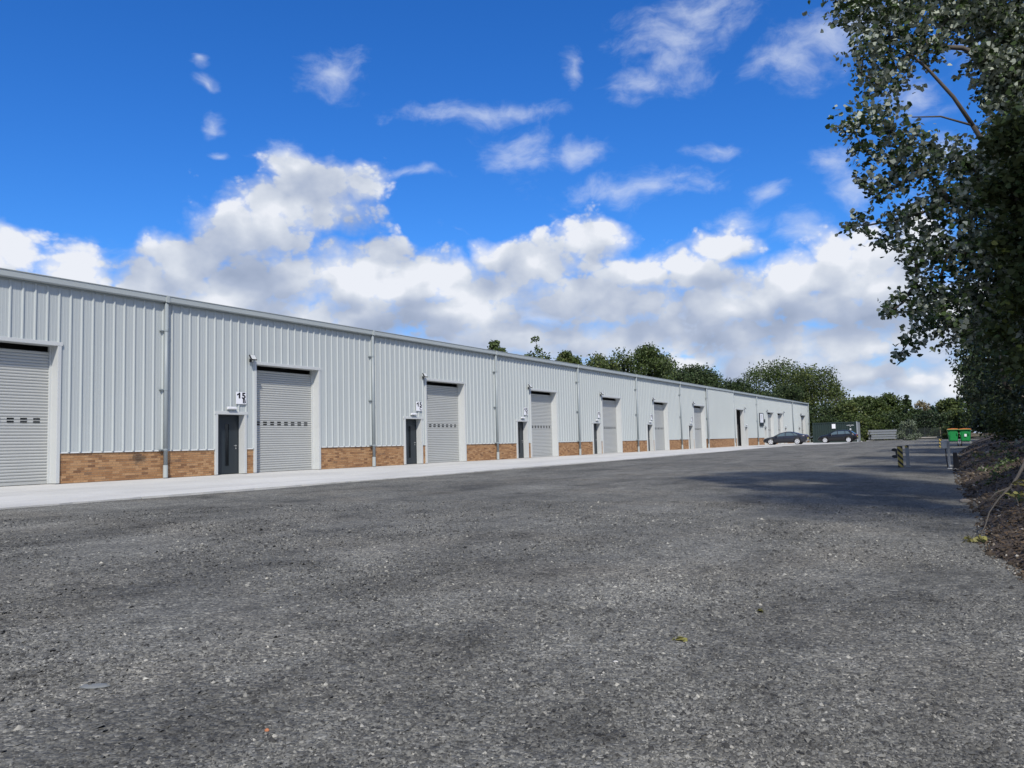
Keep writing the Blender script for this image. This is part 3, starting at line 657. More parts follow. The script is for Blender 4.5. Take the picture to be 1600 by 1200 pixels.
for L, (bd, ops) in zip('BCDEFG', BAYS[1:7]):
    (a, b, h, _), (c, d, h2, _) = ops
    sign(b-0.16, 2.74, L)
    floodlight(c-0.30, 4.24, f'black floodlight at the roller door of the unit signed 15 {L}')
    bulkhead(a+0.56, 2.36, f'small white bulkhead light over the entrance door signed 15 {L}')
for y, lab in ((91.95, 'black floodlight right of the open dark doorway'), (102.75, 'black floodlight just right of the dark framed wall board'),
               (112.35, 'black floodlight between the paired roller doors and the last units'), (124.0, 'black floodlight at the last roller door of the far end')):
    floodlight(y, 4.24, lab)
for y, lab in ((92.5, 'small light over the door beside the open dark doorway'), (101.8, 'small light over the door beside the framed wall board'), (113.5, 'small light over the door behind the grey car roof'), (122.8, 'small light over the last entrance door of the row')):
    bulkhead(y, 2.40, lab)
t = thing('wall_board', 'tall white board in dark frame on the wall behind the grey car', 'board', (WX+0.052, 99.8, 3.05))
MB().box(0, 0.03, -0.85, 0.85, -0.35, 0.75).build('board_face', M['white'], t)
for p in ((-0.95, -0.85, -0.75, 0.80), (0.85, 0.95, -0.75, 0.80)): MB().box(0, 0.06, p[0], p[1], p[2], p[3]).build('board_frame', M['door'], t)
MB().box(0, 0.06, -0.85, 0.85, 0.752, 0.80).build('board_frame', M['door'], t); MB().box(0, 0.08, -0.85, 0.85, -0.75, -0.352).build('board_base', M['door'], t)
MB().prism([(-0.3, 0.55), (0.3, 0.55), (0.0, -0.1)], 'x', 0.031, 0.034).build('board_emblem', M['trim'], t)
t = tag(MB().box(WX+0.04, WX+0.10, 101.28, 101.62, 2.75, 3.15).build('alarm_box', M['door'], None, bevel=0.01), 'small dark box on the wall right of the framed board', 'box')


# ------------------------------------------------------------------ cars
def car_paint(name, col, metallic=0.3):
    m, N, b = new_mat(name); n1 = N.n('ShaderNodeTexNoise', i_Vector=wpos(N), i_Scale=2.0, i_Detail=3.0)
    N.put(b.inputs['Base Color'], N.mix(n1.outputs[0], tuple(c*0.9 for c in col)+(1,), tuple(c*1.1 for c in col)+(1,)))
    b.inputs['Metallic'].default_value = metallic; b.inputs['Roughness'].default_value = 0.28; b.inputs['Coat Weight'].default_value = 0.35; b.inputs['Coat Roughness'].default_value = 0.06; return m
M['grey_paint'] = car_paint('dark grey car paint', (0.032, 0.036, 0.048), 0.35)
M['black_paint'] = car_paint('black car paint', (0.004, 0.005, 0.008), 0.0)
M['car_glass'] = worn('car glass', (0.09, 0.125, 0.135), 0.06, 0.1, 2, spec=0.9)
M['tyre'] = worn('tyre rubber', (0.018, 0.018, 0.019), 0.8, 0.2, 10)
M['alloy'] = worn('alloy wheel', (0.62, 0.63, 0.65), 0.3, 0.06, 6, metallic=0.35)
M['red'] = worn('red tail lamp', (0.30, 0.02, 0.02), 0.2, 0.1, 6)
M['lamp'] = worn('clear head lamp', (0.60, 0.62, 0.65), 0.12, 0.1, 6)
M['plate'] = worn('yellow number plate', (0.62, 0.50, 0.06), 0.4, 0.05, 6)
def car(name, label, loc, L, W_, axf, axr, rw, top, belt, paint, side_glass, sill=0.27, rz=0.0):
    """nose at local x = 0 pointing to -x; top and belt are height curves along the length"""
    t = thing(name, label, 'car', loc, rz)
    tx, tz = zip(*top); bx_, bz_ = zip(*belt)
    st = sorted(set([0, .04, .12, .25, L-.25, L-.1, L-.03, L]+list(np.linspace(.4, L-.4, 22))+[ax+rr for ax in (axf, axr) for rr in np.linspace(-rw-.06, rw+.06, 9)]))
    def arch(x):
        z = sill
        for ax in (axf, axr):
            d = abs(x-ax); R = rw+0.055
            if d < R: z = max(z, rw+math.sqrt(R*R-d*d)-0.005)
        if x < 0.25: z = max(z, sill-0.04+(0.25-x)*0.35)
        if x > L-0.3: z = max(z, sill+(x-L+0.3)*0.55)
        return z
    def hw(x):                                    # half width in plan
        e = min(x, L-x); return W_/2*(1-0.30*max(0, 1-e/0.55)**2.2)
    def section(x):
        zt = float(np.interp(x, tx, tz)); zb = min(float(np.interp(x, bx_, bz_)), zt-0.02); zs = min(arch(x), zb-0.06); w = hw(x)
        k = max(0.0, min(1.0, (zt-zb-0.06)/0.45)); wt = w*(0.93-0.24*k)
        zm = 0.5*(zs+zb)
        return [(0, zs+.02), (w*0.72, zs+.01), (w*0.965, zs), (w*1.0, zm), (w*0.985, zb-0.05), (w*0.945, zb), (wt, zt-0.045-0.02*k), (wt*0.86, zt-0.010), (0, zt+0.015)]
    mb = MB(); secs = [section(x) for x in st]; n = len(secs[0])
    for sgn in (1, -1):
        vs = [(x, sgn*a, z) for x, s_ in zip(st, secs) for a, z in s_]
        fs = [((i*n+k), (i*n+k+1), ((i+1)*n+k+1), ((i+1)*n+k)) for i in range(len(st)-1) for k in range(n-1)]
        if sgn > 0: fs = [f[::-1] for f in fs]
        mb.add(vs, fs); o = len(mb.v)
        e0 = tuple(range(o-len(vs), o-len(vs)+n)); e1 = tuple(range(o-n, o)); mb.f += [e0 if sgn > 0 else e0[::-1], e1[::-1] if sgn > 0 else e1]
    body = mb.build('body', paint, t, smooth=True)
    for p in body.data.polygons: p.use_smooth = True
    def on_side(x, u, sgn, off=0.012):
        s_ = section(x); a, b = s_[5], s_[6]; return (x, sgn*(a[0]+(b[0]-a[0])*u+off), a[1]+(b[1]-a[1])*u)
    for sgn in (1, -1):
        for (x0, x1, x2, x3) in side_glass:       # lower front, lower rear, upper rear, upper front
            q = MB(); m = 6; lo = [on_side(x0+(x1-x0)*i/m, 0.07, sgn) for i in range(m+1)]; hi = [on_side(x3+(x2-x3)*i/m, 0.90, sgn) for i in range(m+1)]
            q.add(lo+hi, [((i, i+1, m+2+i, m+1+i) if sgn < 0 else (m+1+i, m+2+i, i+1, i)) for i in range(m)]); q.build('side_window', M['car_glass'], t)
        lin = MB(); ww = hw(L/2)
        hx = side_glass[0][0]; y_ = sgn*(hw(hx)*0.945+.02)
        zb = float(np.interp(hx+.1, bx_, bz_))
        lin.add([(hx+.05, y_, zb+.02), (hx+.23, y_, zb+.02), (hx+.25, y_+sgn*.17, zb+.03), (hx+.10, y_+sgn*.19, zb+.03), (hx+.07, y_, zb+.13), (hx+.23, y_, zb+.14), (hx+.25, y_+sgn*.17, zb+.16), (hx+.12, y_+sgn*.19, zb+.15)],
                [(0,1,2,3),(7,6,5,4),(0,4,5,1),(1,5,6,2),(2,6,7,3),(3,7,4,0)]); lin.build('wing_mirror', paint, t)
        e = MB(); zt = float(np.interp(.22, bx_, bz_)); w = hw(.14)
        e.add([(.05, sgn*(hw(.05)*.72), zt-.14), (.34, sgn*(hw(.34)*.985+.012), zt-.10), (.40, sgn*(hw(.40)*.97+.012), zt-.01), (.10, sgn*(hw(.1)*.80), zt-.03)], [(0, 1, 2, 3)] if sgn < 0 else [(3, 2, 1, 0)]); e.build('headlight', M['lamp'], t)
        e = MB(); zt = float(np.interp(L-.1, bx_, bz_))
        e.add([(L-.34, sgn*(hw(L-.34)*.985+.014), zt-.12), (L+.012, sgn*(hw(L)*.90), zt-.16), (L+.012, sgn*(hw(L)*.90), zt-.03), (L-.30, sgn*(hw(L-.30)*.97+.014), zt-.03)], [(0, 1, 2, 3)] if sgn < 0 else [(3, 2, 1, 0)]); e.build('tail_light', M['red'], t)
        for x in (side_glass[0][1], side_glass[-1][1]-0.25):
            MB().box(x-.18, x-.02, min(sgn*(ww*.985), sgn*(ww*.985+.02)), max(sgn*(ww*.985), sgn*(ww*.985+.02)), float(np.interp(x, bx_, bz_))-.115, float(np.interp(x, bx_, bz_))-.085).build('door_handle', paint, t)
    # windscreen and tailgate glass lie on the top surface
    for nm, lo, hi in (('windscreen', 'f', 0), ('rear_window', 'r', 0)):
        k = [x for x in np.linspace(0.8, L-.05, 80)]; sl = [(x, (np.interp(x+.06, tx, tz)-np.interp(x-.06, tx, tz))/.12) for x in k]
        xs = [x for x, s_ in sl if (s_ > 0.33 if lo == 'f' else s_ < -0.33) and float(np.interp(x, tx, tz)) > float(np.interp(x, bx_, bz_))+.03]
        if xs:
            q = MB(); x0, x1 = xs[0], xs[-1]; vs = []
            for i in range(6):
                x = x0+(x1-x0)*i/5; s_ = section(x); vs += [(x, -s_[7][0]*.97, s_[7][1]+.016), (x, 0, s_[8][1]+.016), (x, s_[7][0]*.97, s_[7][1]+.016)]
            q.add(vs, [f for i in range(5) for f in ((3*i, 3*i+3, 3*i+4, 3*i+1), (3*i+1, 3*i+4, 3*i+5, 3*i+2))]); q.build(nm, M['car_glass'], t)
    MB().box(L-.02, L+.02, -.26, .26, 0.62, 0.73).build('number_plate', M['plate'], t)
    MB().box(0.35, L-0.35, -W_/2*.85, W_/2*.85, 0.20, 0.33).build('underbody', M['black'], t)
    for ax in (axf, axr):
        for sgn in (1, -1):
            w = thing('wheel', None, None, (ax, sgn*(W_/2-0.125), rw)); w.parent = t
            mb = MB(); N_ = 28; pr = [(rw*.70, .105), (rw*.95, .105), (rw, .07), (rw, -.07), (rw*.95, -.105), (rw*.70, -.105)]
            vs = [(r_*math.cos(2*math.pi*k/N_), y_, r_*math.sin(2*math.pi*k/N_)) for r_, y_ in pr for k in range(N_)]
            mb.add(vs, [(i*N_+k, i*N_+(k+1) % N_, (i+1)*N_+(k+1) % N_, (i+1)*N_+k) for i in range(len(pr)-1) for k in range(N_)]); mb.build('tyre', M['tyre'], w, smooth=True)
            rm = MB(); yo = sgn*0.108
            for k in range(N_):                   # rim ring
                a0, a1 = 2*math.pi*k/N_, 2*math.pi*(k+1)/N_
                rm.add([(r_*math.cos(a), yo, r_*math.sin(a)) for r_, a in ((rw*.60, a0), (rw*.78, a0), (rw*.78, a1), (rw*.60, a1))], [(0, 1, 2, 3)])
            for k in range(5):                    # broad spokes
                a = 2*math.pi*k/5+.3; dx, dz = math.cos(a), math.sin(a); px_, pz = -dz, dx
                rm.add([(dx*.02+px_*.04, yo, dz*.02+pz*.04), (dx*rw*.66+px_*.085, yo*.99, dz*rw*.66+pz*.085), (dx*rw*.66-px_*.085, yo*.99, dz*rw*.66-pz*.085), (dx*.02-px_*.04, yo, dz*.02-pz*.04)], [(0, 1, 2, 3)])
            rm.tube([(0, yo*.9, 0), (0, yo*1.05, 0)], 0.06, 12); rm.build('rim', M['alloy'], w)
            MB().tube([(0, sgn*.03, 0), (0, sgn*.06, 0)], rw*.72, 20).build('brake_disc', M['black'], w)
    return t
car('parked_car', 'dark grey fastback saloon car parked beside the warehouse end', (-21.75, 94.0+0.3, float(gz(-19.4, 94.3))+0.02), 4.72, 1.86, 0.86, 3.73, 0.335,
    [(0, .60), (.10, .70), (.45, .80), (.95, .90), (1.20, .96), (1.6, 1.17), (2.0, 1.34), (2.35, 1.425), (2.75, 1.45), (3.15, 1.41), (3.6, 1.29), (4.1, 1.13), (4.45, 1.08), (4.68, 1.06), (4.72, .86)],
    [(0, .52), (.3, .72), (1.0, .84), (1.4, .90), (2.5, .93), (3.4, .97), (4.0, 1.02), (4.72, .99)], M['grey_paint'],
    [(1.36, 2.42, 2.40, 2.02), (2.52, 3.42, 3.10, 2.50), (3.50, 3.82, 3.55, 3.18)])
car('parked_car', 'black estate car parked in front of the dark green container', (-17.2, 102.0, float(gz(-15, 102))+0.02), 4.30, 1.78, 0.84, 3.42, 0.315,
    [(0, .58), (.08, .72), (.4, .85), (.95, .95), (1.15, 1.0), (1.55, 1.24), (1.85, 1.38), (2.2, 1.455), (2.9, 1.465), (3.4, 1.42), (3.65, 1.36), (4.0, 1.08), (4.2, .96), (4.30, .75)],
    [(0, .50), (.3, .74), (1.0, .88), (1.4, .93), (2.5, .96), (3.4, 1.0), (3.9, 1.02), (4.3, .92)], M['black_paint'],
    [(1.32, 2.20, 2.18, 1.86), (2.28, 3.05, 3.0, 2.26), (3.12, 3.62, 3.40, 3.08)], sill=0.25)

# ------------------------------------------------------------------ shipping container
M['cont'] = worn('dark green container paint', (0.016, 0.032, 0.029), 0.5, 0.15, 0.8, dirt=(0.06, 0.06, 0.05), dirt_amt=0.3)
M['cont_end'] = worn('grey container end', (0.30, 0.33, 0.35), 0.5, 0.12, 1.5)
CL, CW, CH = 5.25, 2.44, 2.50
t = thing('shipping_container', 'dark green corrugated shipping container with white notice', 'container', (-18.75, 107.2, float(gz(-16, 107))+0.02))
for y0 in (0.05, CW-0.05):
    s_ = 1 if y0 > 1 else -1; k = 0; x = 0.10
    while x < CL-0.12:
        a = min(0.262, CL-0.10-x)
        MB().add([(x+u*a/0.262, y0+s_*d, z) for z in (0.14, CH-0.12) for u, d in ((0, 0), (0.075, 0), (0.115, -0.05), (0.19, -0.05), (0.23, 0), (0.262, 0))],
                 [((i, i+1, 7+i, 6+i) if s_ < 0 else (6+i, 7+i, i+1, i)) for i in range(5)]).build('side_panel', M['cont'], t); x += 0.262
for x0 in (0, CL-0.12):
    for y0 in (0, CW-0.12): MB().box(x0, x0+0.12, y0, y0+0.12, 0, CH).build('corner_post', M['cont_end'] if x0 > 1 and y0 < 1 else M['cont'], t, bevel=0.01)
for z0 in (0.02, CH-0.12):
    for y0 in (0.005, CW-0.105): MB().box(0.121, CL-0.121, y0, y0+0.10, z0, z0+0.115).build('side_rail', M['cont'], t)
    for x0 in (0.01, CL-0.11): MB().box(x0, x0+0.10, 0.121, CW-0.121, z0, z0+0.115).build('end_rail', M['cont'], t)
MB().box(0.08, CL-0.08, 0.08, CW-0.08, CH-0.06, CH-0.02).build('roof_panel', M['cont'], t); MB().box(0.03, 0.07, .121, CW-.121, .14, CH-.12).build('end_wall', M['cont'], t)
for y0 in (0.125, CW/2+0.005):
    d = MB().box(CL-0.07, CL-0.02, y0, y0+CW/2-0.13, 0.14, CH-0.125).build('door', M['cont_end'], t)
    for q in (0.25, 0.8): MB().tube([(CL+0.01, y0+q, 0.06), (CL+0.01, y0+q, CH-0.06)], 0.02, 8).build('lock_rod', M['galv'], d)
MB().box(2.30, 2.72, -0.012, 0.004, 1.72, 2.28).build('notice', M['white'], t)
for i in range(7): MB().box(4.02+i*.125, 4.10+i*.125, -0.010, 0.0, 2.02, 2.09+.02*(i % 3)).build('stencil_mark', M['trim'], t)
for i in range(2): MB().box(4.36+i*.08, 4.42+i*.08, -0.010, 0.0, 1.88, 1.93).build('stencil_mark', M['trim'], t)
MB().prism([(4.44+.11*math.cos(k*math.pi/4), 1.58+.12*math.sin(k*math.pi/4)) for k in range(8)], 'y', -0.010, 0.0).build('emblem', M['trim'], t)

# ------------------------------------------------------------------ posts, bins and stores on the right
M['green_bin'] = worn('green bin plastic', (0.008, 0.235, 0.055), 0.5, 0.12, 3, dirt=(0.03, 0.12, 0.05), dirt_amt=0.4)
M['orange'] = worn('orange bin lid', (0.55, 0.16, 0.035), 0.5, 0.12, 3, dirt=(0.5, 0.4, 0.3), dirt_amt=0.4)
def striped_mat():
    m, N, b = new_mat('yellow and black stripes'); s_ = N.n('ShaderNodeSeparateXYZ', i_0=obj_coord(N))
    v = N.math('FRACT', N.math('ADD', N.math('MULTIPLY', N.math('ADD', s_.outputs[2], N.math('ADD', s_.outputs[0], s_.outputs[1])), 4.6), 0.15))
    n1 = N.n('ShaderNodeTexNoise', i_Vector=wpos(N), i_Scale=9.0, i_Detail=5.0)
    yel = N.mix(N.smooth(n1.outputs[0], 0.5, 0.8), (0.40, 0.31, 0.07, 1), (0.22, 0.18, 0.09, 1))
    N.put(b.inputs['Base Color'], N.mix(N.math('GREATER_THAN', v, 0.54), yel, (0.012, 0.012, 0.014, 1))); b.inputs['Roughness'].default_value = 0.55; return m
M['stripe'] = striped_mat()
def striped_post(x, y, w, h, label, rz):
    z = float(yard_z(x, y))-0.02
    t = thing('striped_post', label, 'post', (x, y, z), rz, 'striped posts')
    MB().box(-w/2, w/2, -0.05, 0.05, 0, h).build('post_body', M['stripe'], t, bevel=0.012)
    MB().box(-w/2-.004, w/2+.004, -0.054, 0.054, h+.001, h+0.025).build('cap', M['black'], t, bevel=0.006); return t
p1 = at(1407.5, 728, 34.0)
t = striped_post(p1.x, p1.y, 0.185, 0.80, 'yellow and black striped post with black latches beside grey post', 0.1)
for z in (0.69, 0.44):
    MB().prism([(-0.30, z-.03), (-0.27, z+.035), (-0.20, z+.05), (-0.101, z+.03), (-0.101, z-.07), (-0.20, z-.075)], 'y', -0.045, 0.045).build('latch', M['black'], t, bevel=0.01)
MB().box(-0.155, -0.101, -0.03, 0.03, .46, .66).build('latch_plate', M['black'], t)
x, y = p1.x+0.235, p1.y+0.18
t = thing('steel_post', 'grey steel post standing right of the near striped post', 'post', (x, y, float(yard_z(x, y))-0.02), 0.05)
MB().box(-0.06, 0.06, -0.06, 0.06, 0.0, 0.84).build('post_body', M['galv'], t, bevel=0.008); MB().box(-0.10, 0.10, -0.10, 0.10, 0.015, 0.032).build('base_plate', M['galv'], t); MB().box(-0.07, 0.055, -0.064, 0.055, 0.762, 0.846).build('cap', M['stripe'], t)
p2 = at(1470, 698, 62.0); striped_post(p2.x, p2.y, 0.18, 0.62, 'small striped yellow and black post in front of the green bins', 0.2)
p3 = at(1484, 729, 33.0); x, y = p3.x, p3.y
t = thing('meter_post', 'grey steel post carrying a small grey box near the bank', 'post', (x, y, float(yard_z(x, y))-0.02), 0.1)
MB().box(-0.04, 0.04, -0.04, 0.04, 0, 1.02).build('post_body', M['galv'], t, bevel=0.006); MB().box(-0.075, 0.075, -0.075, 0.075, 0.0, 0.05).build('foot', M['trim'], t, bevel=0.01)
MB().tube([(0.02, -0.05, 0.10), (0.02, -0.05, 0.16)], 0.045, 10).build('clamp', M['trim'], t)
b = MB().box(-0.235, -0.045, -0.07, 0.05, 0.74, 1.03).build('control_box', M['cont_end'], t, bevel=0.008); MB().box(-0.225, -0.055, -0.078, -0.0702, 0.75, 1.02).build('box_lid', M['cont_end'], b)
MB().tube([(-0.10, 0.02, 0.735), (-0.09, 0.02, 0.4), (-0.06, 0.0, 0.02)], 0.018, 6).build('cable', M['black'], t)
x, y = p3.x+0.20, p3.y+0.35
tb = thing('black_block', 'black leaning block right of the grey box post', 'buffer', (x, y, float(yard_z(x, y))-0.02))  # dark upright shape of undetermined kind, built as a black block
MB().add([(-.10,-.06,0),(.13,-.06,0),(.13,.06,0),(-.10,.06,0),(-.09,-.05,.60),(.04,-.05,.60),(.04,.05,.60),(-.09,.05,.60)], [(3,2,1,0),(4,5,6,7),(0,1,5,4),(1,2,6,5),(2,3,7,6),(3,0,4,7)]).build('block_body', M['black'], tb, bevel=0.02)
MB().box(-.14, .17, -.09, .09, 0, .035).build('base_plate', M['tyre'], tb, bevel=.006)
def bin_(px, label, rz):
    p = at(px, 697, 66.0); x, y = p.x, p.y; z = p.z
    t = thing('wheeled_bin', label, 'bin', (x, y, z), rz, 'green bins by the bank')
    w, d = 0.82, 1.15; mb = MB(); rings = [(0.34, .27, .46), (0.40, .29, .50), (1.05, .34, .56), (1.10, .355, .575), (1.14, .355, .575)]
    vs = []
    for z_, a, c in rings:
        for k in range(20):
            th = 2*math.pi*(k+.5)/20; e = 0.35; vs.append((a*math.copysign(abs(math.cos(th))**e, math.cos(th)), c*math.copysign(abs(math.sin(th))**e, math.sin(th)), z_))
    mb.add(vs, [(i*20+k, i*20+(k+1) % 20, (i+1)*20+(k+1) % 20, (i+1)*20+k) for i in range(len(rings)-1) for k in range(20)]+[tuple(range(20))[::-1]]); mb.build('tub', M['green_bin'], t)
    lid = MB(); lid.prism([(-.37, 1.142), (.37, 1.142), (.37, 1.18), (.30, 1.235), (0, 1.262), (-.30, 1.235), (-.37, 1.18)], 'y', -.60, .60); l = lid.build('lid', M['orange'], t, bevel=0.01)
    MB().tube([(-.38, -.62, 1.165), (.38, -.62, 1.165)], .02, 8).build('lid_handle', M['green_bin'], l)
    for x_ in (-.26, .26): MB().box(x_-.035, x_+.035, -.605, -.56, .80, .98).build('grip', M['green_bin'], t, bevel=.01)
    if px > 1505: MB().box(-.07, .07, -.588, -.572, .60, .78).build('sticker', M['white'], t).location = (0.05, 0.012, 0.08)
    for x_ in (-.30, .30):
        for y_ in (-.40, .40):
            wh = MB().tube([(x_-.025, y_, .10), (x_+.025, y_, .10)], .10, 14).build('wheel', M['tyre'], t); MB().box(x_-.04, x_+.04, y_-.04, y_+.04, .17, .345).build('castor', M['galv'], wh)
bin_(1490, 'green wheeled bin with orange lid, left one of the pair', 0.06)
bin_(1509.5, 'green wheeled bin with orange lid, right one of the pair', -0.05)

# stack of galvanised beams, timber, bush fence at the far edge of the yard
def zat(x, y): return float(gz(x, y))
pA = at(1361, 687, 112); pB = at(1402, 686, 116)
t = thing('beam_stack', 'stack of galvanised steel beams lying past the green container', 'beams', (pA.x, pA.y, pA.z), math.atan2(pB.y-pA.y, pB.x-pA.x))
Lb = (Vector((pB.x, pB.y))-Vector((pA.x, pA.y))).length
for i, (z, dl, dy) in enumerate([(0.04, 0, 0), (0.34, .15, .03), (0.66, -.1, 0), (0.97, .05, .02)]):
    for j in range(2):
        y0 = dy+j*0.35
        MB().prism([(y0, z), (y0+.09, z), (y0+.09, z+.015), (y0+.015, z+.015), (y0+.015, z+.235), (y0+.09, z+.235), (y0+.09, z+.25), (y0, z+.25)], 'x', dl, Lb+dl).build('beam', M['galv'], t)
for x_ in (0.4, Lb*.5, Lb-.5):
    for z in (0.295, 0.595, 0.92): MB().box(x_, x_+.1, -.02, .5, z, z+.04).build('timber_spacer', M['twig'], t)
    MB().box(x_, x_+.1, -.03, .5, -0.04, .038).build('timber_spacer', M['twig'], t)
pA = at(1413, 686.6, 112); pB = at(1474, 684.6, 114)
t = tag(MB().tube([(pA.x, pA.y, pA.z+.12), ((pA.x+pB.x)/2, (pA.y+pB.y)/2, (pA.z+pB.z)/2+.13), (pB.x, pB.y, pB.z+.12)], [.10, .09, .07], 9).build('pale_log', worn('bleached log', (.26, .25, .23), .8, .2, 3), None, smooth=True), 'long bleached log lying along the far edge of the yard', 'log')
fence = thing('mesh_fence', 'dark wire mesh fence with posts along the far yard edge', 'fence')
M['fence'] = worn('dark fence wire', (0.028, 0.036, 0.034), 0.6, 0.2, 3)
pA = at(1398, 686, 118); pB = at(1520, 684, 118); nP = 5; mesh_mb = []
for i in range(nP+1):
    q = pA.lerp(pB, i/nP); MB().tube([(q.x, q.y, q.z-.1), (q.x, q.y, q.z+1.45)], .05, 8).build('post', M['twig'] if i == 3 else M['fence'], fence)
for i in range(nP):
    a, b = pA.lerp(pB, i/nP), pA.lerp(pB, (i+1)/nP); mb = MB()
    for k in range(1, 46): q = a.lerp(b, k/46); mb.box(q.x-.006, q.x+.006, q.y-.006, q.y+.006, q.z, q.z+1.38)
    for k in range(9):
        z = .08+k*.16; mb.add([(a.x, a.y+.008, a.z+z), (b.x, b.y+.008, b.z+z), (b.x, b.y+.008, b.z+z+.014), (a.x, a.y+.008, a.z+z+.014)], [(0, 1, 2, 3)])
    mb.build('mesh_panel', M['fence'], fence)
t = thing('timber_pile', 'low pile of weathered planks behind the green bins', 'timber', tuple(at(1522, 686, 84)))
for i in range(9):
    a = random.uniform(-.25, .25); z = .05+.11*(i//2); o = MB().box(-1.2, 1.2, -.1, .1, 0, .07).build('plank', M['twig'], t); o.location = (random.uniform(-.3, 1.0), random.uniform(-.2, .2), z); o.rotation_euler = (0, random.uniform(-.06, .06), a)

# ------------------------------------------------------------------ vegetation
LEAF4 = np.array([[-.5, 0, 0], [0.02, -.36, .05], [.5, 0, 0], [0.02, .36, .05]])
LEAF6 = np.array([[-.5, 0, 0], [-.22, -.40, .05], [.12, -.30, .03], [.5, 0, -.04], [.12, .30, .03], [-.22, .40, .05]])
def leaves_mesh(name, C, size, shape=LEAF4, bias=0.6, var=0.35, flip=None):
    n = len(C); k = len(shape)
    nv = rng.normal(0, 1, (n, 3)); nv /= np.linalg.norm(nv, axis=1, keepdims=True); nv[:, 2] += bias; nv /= np.linalg.norm(nv, axis=1, keepdims=True)
    if flip is not None: nv = np.where(flip[:, None], -nv, nv)
    t = rng.normal(0, 1, (n, 3)); t -= nv*np.sum(t*nv, 1, keepdims=True); t /= np.linalg.norm(t, axis=1, keepdims=True); b = np.cross(nv, t)
    s = size*rng.uniform(1-var, 1+var, (n, 1, 1))
    V = (shape[None, :, 0:1]*t[:, None]+shape[None, :, 1:2]*b[:, None]+shape[None, :, 2:3]*nv[:, None])*s+C[:, None]
    return fast_mesh(name, V, k)
def clump_points(cl, per_area, squash=0.8):
    """points thrown round clump centres, denser towards their skins; cl: rows x, y, z, r"""
    out_, idx = [], []
    for i, (x, y, z, r_) in enumerate(cl):
        n = max(20, int(per_area*r_*r_)); d = rng.normal(0, 1, (n, 3)); d /= np.linalg.norm(d, axis=1, keepdims=True)
        rad = r_*rng.uniform(0.08, 1, (n, 1))**0.55*(1+0.14*rng.normal(0, 1, (n, 1))); d[:, 2] *= squash
        out_.append(np.array([x, y, z])+d*rad); idx.append(np.full(n, i))
    return np.concatenate(out_), np.concatenate(idx)
def sprays(P_, per=7, length=0.26, droop=0.5):
    """gathers loose leaf positions into short hanging twigs"""
    n = len(P_)//per; c = P_[rng.permutation(len(P_))[:n]]; d = rng.normal(0, 1, (n, 3)); d[:, 2] -= droop; d /= np.linalg.norm(d, axis=1, keepdims=True)
    tt = rng.uniform(-.5, .5, (n, per, 1))*length*rng.uniform(.6, 1.5, (n, 1, 1)); q = c[:, None]+d[:, None]*tt+rng.normal(0, .028, (n, per, 3)); return q.reshape(-1, 3)
def branches(parent, base, cl, r0, name='branch', mat=None, fork=None, minr=0.008, trunk_pts=None):
    """limbs grown from the trunk outwards to every clump, thicker where more hangs on them"""
    fork = Vector(fork); pts = [fork]; par = [-1]; order = sorted(range(len(cl)), key=lambda i: (Vector(cl[i][:3])-fork).length)
    for i in order:
        c = Vector(cl[i][:3]); best = min(range(len(pts)), key=lambda k: (pts[k]-c).length*1.0+0.35*(pts[k]-fork).length)
        pts.append(c); par.append(best)
    w = [1.0]*len(pts)
    for k in range(len(pts)-1, 0, -1): w[par[k]] += w[k]
    mb = MB()
    for k in range(1, len(pts)):
        a, b = pts[par[k]], pts[k]; ra = max(minr, r0*0.8*(w[k]/w[0])**0.5); rb = max(minr*.8, ra*0.7)
        m = (a+b)/2+Vector((random.uniform(-1, 1), random.uniform(-1, 1), random.uniform(-.3, .8)))*(b-a).length*0.07
        mb.tube([a, m, b], [ra, (ra+rb)/2, rb], 6, cap=False)
    mb.build('limbs', mat or M['bark'], parent, smooth=True)
    tp = trunk_pts or [base, Vector(base).lerp(fork, .5)+Vector((.05, .03, 0)), fork]
    nn = len(tp); MB().tube(tp, [r0*(1.35-0.55*i/(nn-1)) for i in range(nn)], 10).build('trunk', mat or M['bark'], parent, smooth=True)
M['poplar'] = leaf_mat('white poplar leaf', (0.050, 0.080, 0.028), (0.36, 0.40, 0.33), trans=0.18)
M['maple'] = leaf_mat('maple leaf', (0.035, 0.055, 0.016), (0.07, 0.09, 0.04), yellow=(0.16, 0.17, 0.03), trans=0.25)
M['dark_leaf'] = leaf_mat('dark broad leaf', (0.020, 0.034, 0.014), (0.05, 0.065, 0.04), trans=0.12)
M['oak'] = leaf_mat('oak leaf', (0.056, 0.086, 0.022), (0.075, 0.10, 0.04), yellow=(0.095, 0.118, 0.028), trans=0.2)
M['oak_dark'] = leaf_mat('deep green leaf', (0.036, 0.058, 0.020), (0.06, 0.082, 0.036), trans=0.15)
M['ash'] = leaf_mat('light green leaf', (0.072, 0.102, 0.026), (0.095, 0.12, 0.05), yellow=(0.135, 0.14, 0.04), trans=0.22)
M['dry'] = leaf_mat('dry buff foliage', (0.19, 0.155, 0.085), (0.2, 0.17, 0.1), trans=0.15)
M['silver'] = leaf_mat('grey green leaf', (0.095, 0.125, 0.075), (0.22, 0.25, 0.19), trans=0.15)
M['conifer'] = leaf_mat('blue green needle spray', (0.030, 0.060, 0.038), (0.05, 0.08, 0.06), trans=0.08)

def bundle(rows):                                 # picture clumps -> crown clumps at their own distance
    r_ = []
    for (px, py, rp, y) in rows:
        p = at(px, py, y); r_.append((p.x, p.y, p.z, 0.88*rp*(p-Vector((0, 0, CAM_Z))).length/FPX))
    return r_
